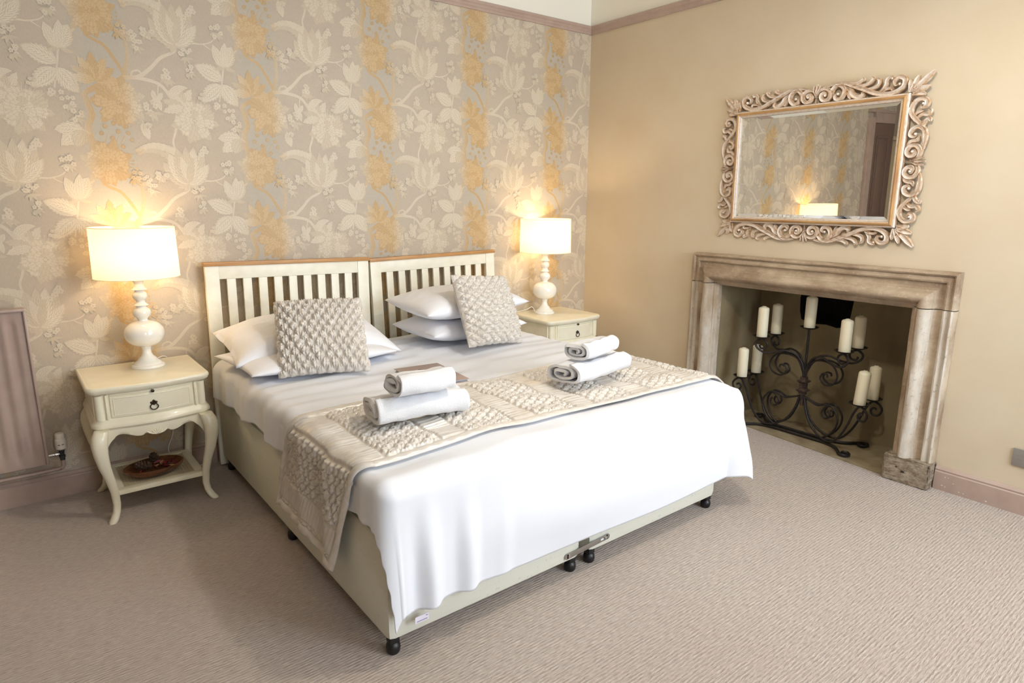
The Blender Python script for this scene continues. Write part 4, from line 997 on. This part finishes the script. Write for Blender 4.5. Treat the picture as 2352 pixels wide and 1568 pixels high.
towel('bath_towel', .41, .22, .104, (2.128, 2.125, .727), 8, 81, 'thick folded white bath towel on the fireplace end of the runner')
towel('hand_towel', .245, .175, .086, (2.130, 2.118, .820), 10, 85, 'small folded white towel stacked on the bath towel at the fireplace end')

# ------------------------------------------------------------------ guest folder and remote control
e = empty('guest_folder', (1.575, 2.655, .646), math.radians(-6), 'mauve brown guest information folder with loose pages lying on the duvet', 'folder')
b = MB(); b.box((0, 0, .0015), (.235, .345, .0025), 0, .001); b.build('back_cover', M['folder'], e)
for k in range(3):
    b = MB(); b.box((.002*(k-1), -.002*k, .005+.0033*k), (.225, .335, .0022), 0, .0006); b.build('page', M['paper'] if k != 1 else M['page_grey'], e)
b = MB(); b.box((0, .002, .0156), (.24, .35, .0028), 0, .001); b.build('front_cover', M['folder'], e)
e.rotation_euler = (math.radians(0), 0, math.radians(-6))
r_ = empty('remote_control', (1.555, 2.600, .6638), math.radians(20), 'black remote control lying on the brown folder', 'remote control')
b = MB(); rings = []
for k in range(15):
    t = k/14; y = -.09+.18*t; wd_ = .021*(1+.12*math.cos(t*2*PI))*min(1, .55+.45*math.sin(min(1, t*7)*PI/2))*min(1, .55+.45*math.sin(min(1, (1-t)*7)*PI/2)); hh = .019+.003*math.cos(t*PI*2)
    rings.append([(wd_*math.copysign(abs(math.cos(a))**.6, math.cos(a)), y, hh/2+hh/2*math.copysign(abs(math.sin(a))**.6, math.sin(a))) for a in [2*PI*(j+.5)/20 for j in range(20)]])
b.rings(rings); b.build('body', M['black'], r_, 50)
bt = MB(); bt.ell((0, 0, 0), (.0042, .0032, .0022), 10, 5); bme = bt.mesh('button', 60)
for i in range(8):
    for j in range(3):
        o = link('button', bme, r_, [M['page_grey']] if i == j == 0 else None); o.location = ((j-1)*.0115, -.066+i*.0165, .0205)

# ------------------------------------------------------------------ bedside tables
def outline(hw, yb, yf, bow, rc=.03, nb=14, ncr=6):
    """plan outline, counter-clockwise from the back corner; front (-y) bowed"""
    pts = [(hw, yb), (-hw, yb)]
    for k in range(ncr+1):
        a = PI+PI/2*k/ncr; pts.append((-hw+rc+rc*math.cos(a), yf+rc+rc*math.sin(a)))
    for k in range(1, nb):
        x = (-hw+rc)+(2*(hw-rc))*k/nb; pts.append((x, yf-bow*math.cos(PI/2*x/(hw-rc))**1.2 if abs(x) < hw-rc else yf))
    for k in range(ncr+1):
        a = 1.5*PI+PI/2*k/ncr; pts.append((hw-rc+rc*math.cos(a), yf+rc+rc*math.sin(a)))
    return pts
def stack(b, pts, prof, mi=0):
    """prof: (inset, z) rings"""
    P = np.array(pts); n_ = len(P); T_ = np.roll(P, -1, 0)-np.roll(P, 1, 0); T_ /= np.linalg.norm(T_, axis=1, keepdims=True); N_ = np.stack([T_[:, 1], -T_[:, 0]], 1)
    if (N_[n_//2]*(P[n_//2]-P.mean(0))).sum() < 0: N_ = -N_
    b.rings([[(p[0]-q[0]*i, p[1]-q[1]*i, z) for p, q in zip(P, N_)] for i, z in prof], mi)
def bedside(loc):
    e = empty('bedside_table', loc); HWD = .262
    b = MB(); stack(b, outline(HWD, .245, -.226, .026, .045), [(.022, .618), (.012, .624), (.006, .628), (.004, .634), (.0, .640), (.0, .648), (.003, .654), (.010, .657), (.016, .6555), (.5*0+.018, .6560)]); b.build('top', M['cream'], e, 50)
    b = MB(); stack(b, outline(.236, .235, -.200, .030, .036), [(.0, .488), (.0, .620)]); b.build('body', M['cream'], e, 40)
    b = MB(); stack(b, outline(.236, .235, -.200, .030, .036), [(-.002, .500), (-.006, .496), (-.007, .488), (-.016, .480), (-.020, .470), (-.020, .462), (-.012, .456), (-.010, .448), (.02, .446)]); b.build('base_moulding', M['cream'], e, 50)
    front = lambda x: -.200-.030*math.cos(PI/2*min(1, abs(x)/.200))**1.2
    # corner pilasters: a rounded post between two fillets
    for s_ in (-1, 1):
        b = MB(); b.tube([(s_*.214, -.190, .498), (s_*.214, -.190, .615)], .019, 16)
        b.box((s_*.187, -.2065, .557), (.008, .012, .118), 0, .002); b.box((s_*.233, -.170, .557), (.010, .008, .118), 0, .002)
        b.build('corner_pilaster', M['cream'], e, 50)
    def panel(name, x0, x1, z0, z1, t0, t1, bev, m, par):
        n_ = 16; rings = []
        for k in range(n_+1):
            x = x0+(x1-x0)*k/n_; y = front(x); rings.append([(x, y+t0, z0), (x, y-t1+bev, z0), (x, y-t1, z0+bev), (x, y-t1, z1-bev), (x, y-t1+bev, z1), (x, y+t0, z1)])
        b = MB(); b.rings(rings); return b.build(name, m, par, 30)
    dw = panel('drawer', -.172, .172, .506, .606, .002, .006, .002, M['cream'], e)
    b = MB()   # bead around the drawer front
    pts = [(-.160, .516), (.160, .516), (.160, .597), (-.160, .597)]
    for (xa, za), (xb, zb) in zip(pts, pts[1:]+pts[:1]):
        L_ = [(xa+(xb-xa)*k/12, za+(zb-za)*k/12) for k in range(13)]; b.tube([(x, front(x)-.006, z) for x, z in L_], .0022, 6)
    b.build('bead', M['cream'], dw, 60)
    rp = MB(); yk = front(0)-.0062
    for dx, dz, r_ in ((0, .010, .0065), (-.010, .003, .0062), (.010, .003, .0062), (0, -.006, .005), (-.005, .007, .0045), (.005, .007, .0045)): rp.ell((dx, yk, .552+dz), (r_, .003, r_), 10, 5)
    rp.ell((0, yk-.005, .552), (.005, .006, .005), 10, 6); pl_ = rp.build('pull_plate', M['brass_dark'], dw)
    b = MB(); b.tube([(.0165*math.sin(t), yk-.007-.003*math.cos(t), .538-.0145*math.cos(t+PI)*-1*-1) if False else (.0165*math.sin(t), yk-.006, .5365+.0145*math.cos(t)) for t in np.linspace(0, 2*PI, 25)[:-1]], .0024, 8, loop=True); b.build('ring_pull', M['brass_dark'], dw)
    sl = panel('pull_out_slide', -.172, .172, .609, .620, .002, .004, .001, M['cream'], e)
    b = MB(); b.lathe([(0, 0), (.004, 0), (.004, .004), (.0075, .008), (.007, .013), (0, .015)], 14, (0, front(0)-.004, .6135), ax='y'); b.build('knob', M['brass_dark'], sl)
    gp = MB(); n_ = 12
    # aprons: scalloped lower edge, a shell in the middle of the front
    def apron(L0, L1, fy, drop_c, name, side=0):
        b = MB(); n_ = 44; rings = []
        for k in range(n_+1):
            x = L0+(L1-L0)*k/n_; u = abs(x)/L1
            zb = .412+.010*math.cos(u*PI*3)*(.25 < u < .8)-.0*u
            if u < .25: zb = .396+.016*smooth01(np.float64(u/.25))+0
            zb = zb-drop_c*0-.072*max(0, (u-.70)/.30)**2.2
            if side: zb = .415-.055*max(0, (u-.55)/.45)**2.2
            y = fy(x)
            q = [(x, y+.012, .452), (x, y-.006, .452), (x, y-.009, (zb+.452)/2), (x, y-.006, zb+.003), (x, y-.002, zb), (x, y+.012, zb)]
            if side: q = [(side*-p_[1], p_[0], p_[2]) for p_ in q]
            rings.append(q)
        b.rings(rings); me = b.mesh(name, 40); bm = bmesh.new(); bm.from_mesh(me); bmesh.ops.recalc_face_normals(bm, faces=bm.faces); bm.to_mesh(me); bm.free(); return link(name, me, e, M['cream'])
    ap = apron(-.215, .215, lambda x: front(x)-.004, .0, 'front_apron')
    for sd in (-1, 1): apron(-.19, .20, lambda x: -.228, .0, 'side_apron', sd)
    b = MB()
    for k in range(-3, 4):
        a = k*.42; b.ell((math.sin(a)*.016, front(0)-.014, .402+math.cos(a)*.013), (.0042, .0045, .014), 8, 6, M=Matrix.Rotation(-a, 3, 'Y').inverted())
    for s_ in (-1, 1): b.tube([(s_*.018, front(0)-.013, .405), (s_*.034, front(.03)-.012, .412), (s_*.044, front(.04)-.011, .422)], [.004, .0035, .002], 8)
    b.build('shell_carving', M['cream'], ap, 60)
    # cabriole legs
    for sx in (-1, 1):
        for sy in (-1, 1):
            zz = [.455, .43, .395, .34, .28, .21, .14, .08, .045, .022, .008, 0]
            ox = [.222, .232, .238, .236, .228, .212, .200, .197, .202, .212, .222, .226]
            rr_ = [.030, .034, .034, .0295, .025, .0205, .018, .0165, .0165, .018, .020, .0165]
            oy = [v-.020 if sy < 0 else v-.012 for v in ox]
            if sy < 0: oy = [v+.018 for v in oy]
            b = MB(); rings = []
            for z, x, y, r_ in zip(zz, ox, oy, rr_):
                rings.append([(sx*x+r_*math.copysign(abs(math.cos(t))**.8, math.cos(t)), sy*y+r_*math.copysign(abs(math.sin(t))**.8, math.sin(t)), z) for t in [2*PI*k/20 for k in range(20)]])
            b.rings(rings); me = b.mesh('leg', 60); bm = bmesh.new(); bm.from_mesh(me); bmesh.ops.recalc_face_normals(bm, faces=bm.faces); bm.to_mesh(me); bm.free()
            lg = link('leg', me, e, M['cream'])
            if sy < 0:
                b = MB(); c_ = Vector((sx*.262, -.258, .385)); dg = Vector((sx*.7, -.7, 0))
                for k in range(-2, 3):
                    a = k*.42; tn = Vector((.7*1, sx*.7, 0))
                    p_ = Vector((sx*.247, -.247, .386))+tn*math.sin(a)*.020*sx+Vector((0, 0, math.cos(a)*.014)); b.ell(p_, (.0055, .0055, .017), 8, 6, M=Matrix.Rotation(a, 3, dg))
                for dz in (-.012, -.026, -.038): b.ell((sx*.249, -.249, .385+dz), (.0075, .0075, .008), 8, 6)
                b.build('knee_carving', M['cream'], lg, 60)
    # lower shelf: frame around a woven cane panel
    SZ = .120; sw, sy0, sy1 = .196, -.200, .185
    b = MB()
    for (x, y, dx, dy) in ((0, sy0+.02, 2*sw, .04), (0, sy1-.02, 2*sw, .04), (-sw+.02, (sy0+sy1)/2, .04, sy1-sy0-.08), (sw-.02, (sy0+sy1)/2, .04, sy1-sy0-.08)): b.box((x, y, SZ+.011), (dx, dy, .022), 0, .002)
    sh = b.build('shelf', M['cream'], e, 40)
    b = MB(); nx, ny = 24, 24; x0, x1, y0, y1 = -sw+.04, sw-.04, sy0+.04, sy1-.04; vs = []; fs = []
    for i in range(nx+1):
        for w_ in (-.0042, .0042):
            x = x0+(x1-x0)*i/nx+w_; vs += [(x, y0, SZ+.017), (x, y1, SZ+.017)]
        k = len(vs)-4; fs.append((k, k+2, k+3, k+1))
    for j in range(ny+1):
        for w_ in (-.0042, .0042):
            y = y0+(y1-y0)*j/ny+w_; vs += [(x0, y, SZ+.018), (x1, y, SZ+.018)]
        k = len(vs)-4; fs.append((k, k+1, k+3, k+2))
    b.add(vs, fs); o = b.build('cane_panel', M['knot'], sh, None); o['kind'] = 'stuff'
    return e, SZ+.022
n1, SHZ = bedside((.470, 3.576, .0005)); tag(n1, 'cream bedside table between the radiator and the bed, holding a bowl on its shelf', 'bedside table', 'bedside tables')
n2 = copy_tree(n1); n2.location = (3.222, 3.576, .0005); n2['label'] = 'cream bedside table in the corner between the bed and the fireplace wall'
TOPZ = .6565

# ------------------------------------------------------------------ table lamps
def lamp():
    e = empty('table_lamp')
    Z = lambda y: (1510-y)*.000528
    prof = [(0, 0), (.0765, 0), (.0775, .004), (.074, .012), (.066, .016), (.064, .020), (.060, .026), (.046, .034), (.040, .044), (.027, .058), (.0215, .072), (.020, .086), (.023, .099), (.030, .106)]
    for k in range(1, 16):
        a = -PI/2+PI*k/16; prof.append((.0915*math.cos(a)**.75*(1 if math.cos(a) > 0 else 0), Z(1186)+.066*math.sin(a)))
    prof = [p_ for i, p_ in enumerate(prof) if not (13 < i < 16 and p_[0] < .03)]
    prof += [(.0225, Z(1060)), (.0215, Z(1050))]
    for k in range(2, 9): a = -PI/2+PI*k/10; prof.append((.0415*math.cos(a)**.8, Z(985)+.031*math.sin(a)))
    prof += [(.022, Z(928)), (.022, Z(924)), (.034, Z(914)), (.0345, Z(909)), (.027, Z(900)), (.021, Z(886)), (.020, Z(878))]
    for k in range(2, 9): a = -PI/2+PI*k/10; prof.append((.0335*math.cos(a)**.8, Z(822)+.027*math.sin(a)))
    prof += [(.020, Z(772)), (.020, Z(768)), (.0365, Z(766)), (.0375, Z(761)), (.030, Z(752)), (.023, Z(735)), (.0205, Z(715)), (.0205, Z(700)), (.026, Z(685)), (.037, Z(668)), (.040, Z(662)), (.0, Z(660))]
    b = MB(); b.lathe(prof, 40); b.build('base', M['white_gloss'], e, 35)
    z0, z1, r0, r1 = .458, .700, .190, .186
    n_ = 64; P = np.zeros((n_, 8, 3)); uv = np.zeros((n_, 8, 2))
    for i in range(n_):
        for j in range(8):
            a = 2*PI*i/n_; t = j/7; r_ = r0+(r1-r0)*t; P[i, j] = (r_*math.cos(a), r_*math.sin(a), z0+(z1-z0)*t); uv[i, j] = (i/n_*5, t)
    sh = gridmesh('shade', P, M['shade'], e, uv=uv, closed_u=True)
    for z, r_ in ((z0, r0), (z1, r1)):
        b = MB(); b.tube([(r_*math.cos(2*PI*k/64), r_*math.sin(2*PI*k/64), z) for k in range(64)], .0018, 6, loop=True); b.build('rim', M['shade'], sh)
    b = MB(); zz = z0+.02
    for k in range(3): a = 2*PI*k/3; b.tube([(.018*math.cos(a), .018*math.sin(a), zz), (r0*.99*math.cos(a), r0*.99*math.sin(a), zz+.005)], .0014, 6)
    b.build('shade_carrier', M['plastic_white'], e)
    b = MB(); b.lathe([(0, .448), (.016, .448), (.016, .500), (0, .500)], 16); b.build('lamp_holder', M['plastic_white'], e)
    b = MB(); b.ell((0, 0, .545), (.028, .028, .036), 16, 10); b.lathe([(0, .500), (.012, .500), (.014, .520), (0, .520)], 16); b.build('bulb', M['bulb'], e)
    return e
def lamp_light(loc):
    l = bpy.data.lights.new('lamp_bulb', 'POINT'); l.energy = LAMP_W; l.color = (1, .72, .41); l.shadow_soft_size = .04
    o = bpy.data.objects.new('lamp_bulb', l); COL.objects.link(o); o.location = (loc[0], loc[1], loc[2]+.585); return o
def cable(name, pts, par, r=.0028):
    b = MB(); b.tube(catmull(pts, 8), r, 8); return b.build(name, M['cable'], par)
L1 = lamp(); L1.location = (.512, 3.672, TOPZ+.0005); tag(L1, 'lit table lamp with white turned base on the radiator-side bedside table', 'lamp', 'bedside lamps')
L2 = copy_tree(L1); L2.location = (3.185, 3.668, TOPZ+.0005); L2['label'] = 'lit table lamp with white turned base on the corner bedside table'
for l_ in (L1, L2): lamp_light(l_.location)
cable('power_cord', [(.0, .07, .008), (.05, .10, .010), (.10, .15, .008), (.12, .164, -.03), (.125, .164, -.20), (.12, .164, -.33), (.10, .160, -.44), (.07, .150, -.53), (.14, .135, -.63), (.24, .13, -.645)], L1)
cable('power_cord', [(-.05, .05, .008), (-.06, .075, .040), (-.10, .09, .022), (-.14, .13, .006), (-.16, .1665, -.02), (-.16, .1675, -.2), (-.15, .155, -.52)], L2)

# ------------------------------------------------------------------ bowl of pine cones and potpourri on the shelf
BX, BY_, BZ = .462, 3.515, SHZ+.0012
e = empty('wooden_bowl', (BX, BY_, BZ), math.radians(8), 'oval turned wooden bowl on the cane shelf of the bedside table', 'bowl')
b = MB(); b.lathe([(0, 0), (.060, 0), (.092, .010), (.112, .028), (.117, .042), (.113, .045), (.108, .042), (.100, .030), (.080, .018), (.05, .012), (0, .011)], 40, sx=1.18, sy=.86); b.build('shell', M['bowl'], e, 60)
def cone(L_, R_, loc, rot, label):
    e = empty('pine_cone', loc, 0, label, 'pine cone', 'pine cones in the bowl'); e.rotation_euler = rot
    b = MB(); b.ell((0, 0, L_/2), (R_*.42, R_*.42, L_/2), 10, 8); b.build('core', M['cone'], e)
    sb = MB(); sb.ell((.5, 0, 0), (.5, .30, .085), 8, 5); sme = sb.mesh('scale', 60); n_ = 46
    for k in range(n_):
        t = (k+.5)/n_; z = L_*t; r_ = R_*math.sin(PI*(.12+.80*t))**.8; a = k*2.39996
        o = link('scale', sme, e, [M['cone']] if k == 0 else None); o.location = (0, 0, z*.92); o.scale = (r_, r_*1.0, r_*.9); o.rotation_euler = (0, -.25-.75*t, a)
    return e
bw = lambda x, y, z: (BX+x, BY_+y, BZ+z)
cone(.078, .034, bw(-.012, -.030, .046), (math.radians(-80), math.radians(0), math.radians(66)), 'pine cone lying on its side at the shadowy end of the wooden bowl')
cone(.070, .030, bw(.012, .026, .030), (math.radians(12), math.radians(-8), 0), 'pine cone standing upright in the wooden bowl')
rnd = random.Random(9)
bits = []
for k in range(26):
    a = rnd.uniform(0, 2*PI); r_ = rnd.uniform(.2, .95); x, y = .105*r_*math.cos(a), .075*r_*math.sin(a)
    if x < -.03 and k % 2: x = -x
    red = k % 3 != 0; nm = 'dried_petal' if red else 'dried_leaf'
    b = MB(); n1_ = 7; rings = []
    W_, L_ = rnd.uniform(.008, .015), rnd.uniform(.022, .04)
    for i in range(n1_):
        t = i/(n1_-1); w_ = W_*math.sin(PI*min(.97, max(.06, t)))
        rings.append([(L_*(t-.5), w_*s_, .0035*math.cos(t*3)+.004*abs(s_)*rnd.uniform(.6, 1.2)) for s_ in (-1, -.5, 0, .5, 1)])
    b.rings(rings, closed=False); o = b.build(nm, M['petal_red'] if red else M['petal_tan'], None, 60)
    o.location = bw(x, y, .020+.015*(1-r_)+.0012*k*.7); o.rotation_euler = (rnd.uniform(-.5, .5), rnd.uniform(-.5, .5), rnd.uniform(0, 6.28))
    tag(o, 'dark red dried petal among the potpourri in the wooden bowl' if red else 'tan dried leaf among the potpourri in the wooden bowl', 'petal' if red else 'leaf', 'dried red petals in the bowl' if red else 'dried tan leaves in the bowl')

# ------------------------------------------------------------------ radiator with valve and pipe
RX1, RZ0, RZ1, RY = .047, .215, .985, YB-.100
e = empty('radiator', (RX1, RY, RZ0), 0, 'mauve painted panel radiator under the floral wallpaper', 'radiator')
RL_ = 1.0; prof = []; pitch = .056
n_ = int(RL_/pitch); xs = []; x = -.035
P = []
for k in range(n_-1):
    for dx, dy in ((0, 0), (.010, 0), (.019, .011), (.037, .011), (.046, 0)): P.append((x-k*pitch-dx, dy))
P = [(-.012, 0)]+P+[(-RL_+.01, 0)]
zs = [(.0, 0.), (.055, 0.), (.085, 1.), (RZ1-RZ0-.075, 1.), (RZ1-RZ0-.045, 0.), (RZ1-RZ0, 0.)]
G_ = np.array([[(px, py*f_-.0, z) for z, f_ in zs] for px, py in P])
o = gridmesh('front_panel', G_, M['radiator'], e); o.data.set_sharp_from_angle(angle=math.radians(50))
b = MB(); b.box((-RL_/2, .030, (RZ1-RZ0)/2), (RL_, .034, RZ1-RZ0), 0, .006); b.build('body', M['radiator'], e)
b = MB(); b.box((-.006, .012, (RZ1-RZ0)/2), (.012, .05, RZ1-RZ0), 0, .005); b.build('end_cap', M['radiator'], e)
b = MB(); b.box((-RL_/2, .014, RZ1-RZ0+.0), (RL_, .06, .014), 0, .005); b.build('top_grille', M['radiator'], e)
for x in (-.25, -.75):
    b = MB(); b.box((x, .069, .4), (.03, .044, .5), 0, .002); b.build('wall_bracket', M['radiator'], e)
v = empty('radiator_valve', (.103, YB-.072, .215), 0, 'white thermostatic valve with chrome tail on the pipe by the radiator', 'radiator valve')
b = MB(); b.lathe([(0, .055), (.016, .055), (.0235, .062), (.0245, .075), (.0245, .105), (.0225, .112), (.0205, .114), (.0205, .135), (.017, .140), (0, .141)], 28); b.build('cap', M['plastic_white'], v, 40)
b = MB()
for a in (-1.9, -1.25): b.box((.0245*math.cos(a), .0245*math.sin(a), .085), (.008, .002, .003), M=None)
b.build('dial_slot', M['black'], v, None)
b = MB(); b.lathe([(0, .0), (.011, .0), (.011, .012), (.014, .014), (.014, .024), (.010, .026), (.012, .045), (.017, .055), (0, .055)], 20); b.build('stem', M['steel_dark'], v, 40)
b = MB(); b.lathe([(0, -.0545), (.007, -.0545), (.007, -.030), (.011, -.028), (.011, -.014), (.006, -.012), (.006, 0), (0, 0)], 18, (0, 0, .033), ax='x'); b.build('tail', M['chrome'], v, 40)
b = MB(); pts = [(.0, 0, .005), (.0, 0, -.020), (-.003, 0, -.034), (-.016, 0, -.042), (-.06, 0, -.044), (-.5, 0, -.046), (-1.1, 0, -.048)]; b.tube(catmull(pts, 6), .0095, 12); b.build('pipe', M['radiator'], v, 60)

# ------------------------------------------------------------------ brushed steel socket on the fireplace wall
e = empty('wall_socket', (XR, .829-.073, .280), 0, 'brushed steel wall socket plate with rocker above the skirting board', 'socket')
b = MB(); b.box((-.0048, 0, 0), (.0086, .146, .086), 0, .0022); b.build('plate', M['steel'], e, 40)
for s_ in (-1, 1):
    b = MB(); b.box((-.0100, s_*.040, .0), (.0022, .017, .021), 0, .0008); b.build('rocker', M['steel'], e, 40)
    b = MB()
    for (dy, dz, wy, wz) in ((0, .0115, .020, .0012), (0, -.0115, .020, .0012), (.0095, 0, .0012, .023), (-.0095, 0, .0012, .023)): b.box((-.0095, s_*.040+dy, dz), (.0022, wy, wz))
    b.build('rocker_surround', M['chrome'], e, None)
    b = MB(); b.lathe([(0, 0), (.0034, 0), (.003, .0012), (0, .0016)], 12, (-.0090, s_*.060, .002), ax='x'); o = b.build('screw', M['steel_dark'], e)
b = MB()
for dy, dz, a_, c_ in ((0, .012, .004, .009), (-.011, -.008, .007, .004), (.011, -.008, .007, .004)): b.box((-.0088, dy, dz), (.0012, a_, c_))
b.build('pin_slots', M['black'], e, None)

# ------------------------------------------------------------------ ceiling pendant (glimpsed in the mirror's edge)
PX, PY, PZ = 2.0, 1.15, 2.60
e = empty('pendant_lamp', (PX, PY, PZ), 0, 'cream drum pendant lamp hanging from the ceiling over the bed', 'lamp')
n_ = 56; P = np.zeros((n_, 4, 3)); uv = np.zeros((n_, 4, 2))
for i in range(n_):
    for j in range(4): a = 2*PI*i/n_; P[i, j] = (.25*math.cos(a), .25*math.sin(a), .24*j/3); uv[i, j] = (i/n_*5, j/3)
gridmesh('shade', P, M['shade'], e, uv=uv, closed_u=True)
b = MB()
for k in range(3): a = 2*PI*k/3; b.tube([(.018*math.cos(a), .018*math.sin(a), .20), (.249*math.cos(a), .249*math.sin(a), .20)], .0014, 6)
b.build('shade_carrier', M['plastic_white'], e)
b = MB(); b.tube([(0, 0, .22), (0, 0, ZC-PZ-.03)], .003, 8); b.lathe([(0, .16), (.017, .16), (.017, .22), (0, .22)], 16); b.build('flex', M['cable'], e)
b = MB(); b.lathe([(0, -.03), (.02, -.03), (.045, -.012), (.05, 0), (0, 0)], 24, (0, 0, ZC-PZ)); b.build('ceiling_rose', M['plastic_white'], e)
b = MB(); b.ell((0, 0, .11), (.03, .03, .045), 16, 10); b.build('bulb', M['bulb'], e)
l = bpy.data.lights.new('pendant_bulb', 'POINT'); l.energy = PENDANT_W; l.color = (1, .91, .80); l.shadow_soft_size = .06
o = bpy.data.objects.new('pendant_bulb', l); COL.objects.link(o); o.location = (PX, PY, PZ+.05)
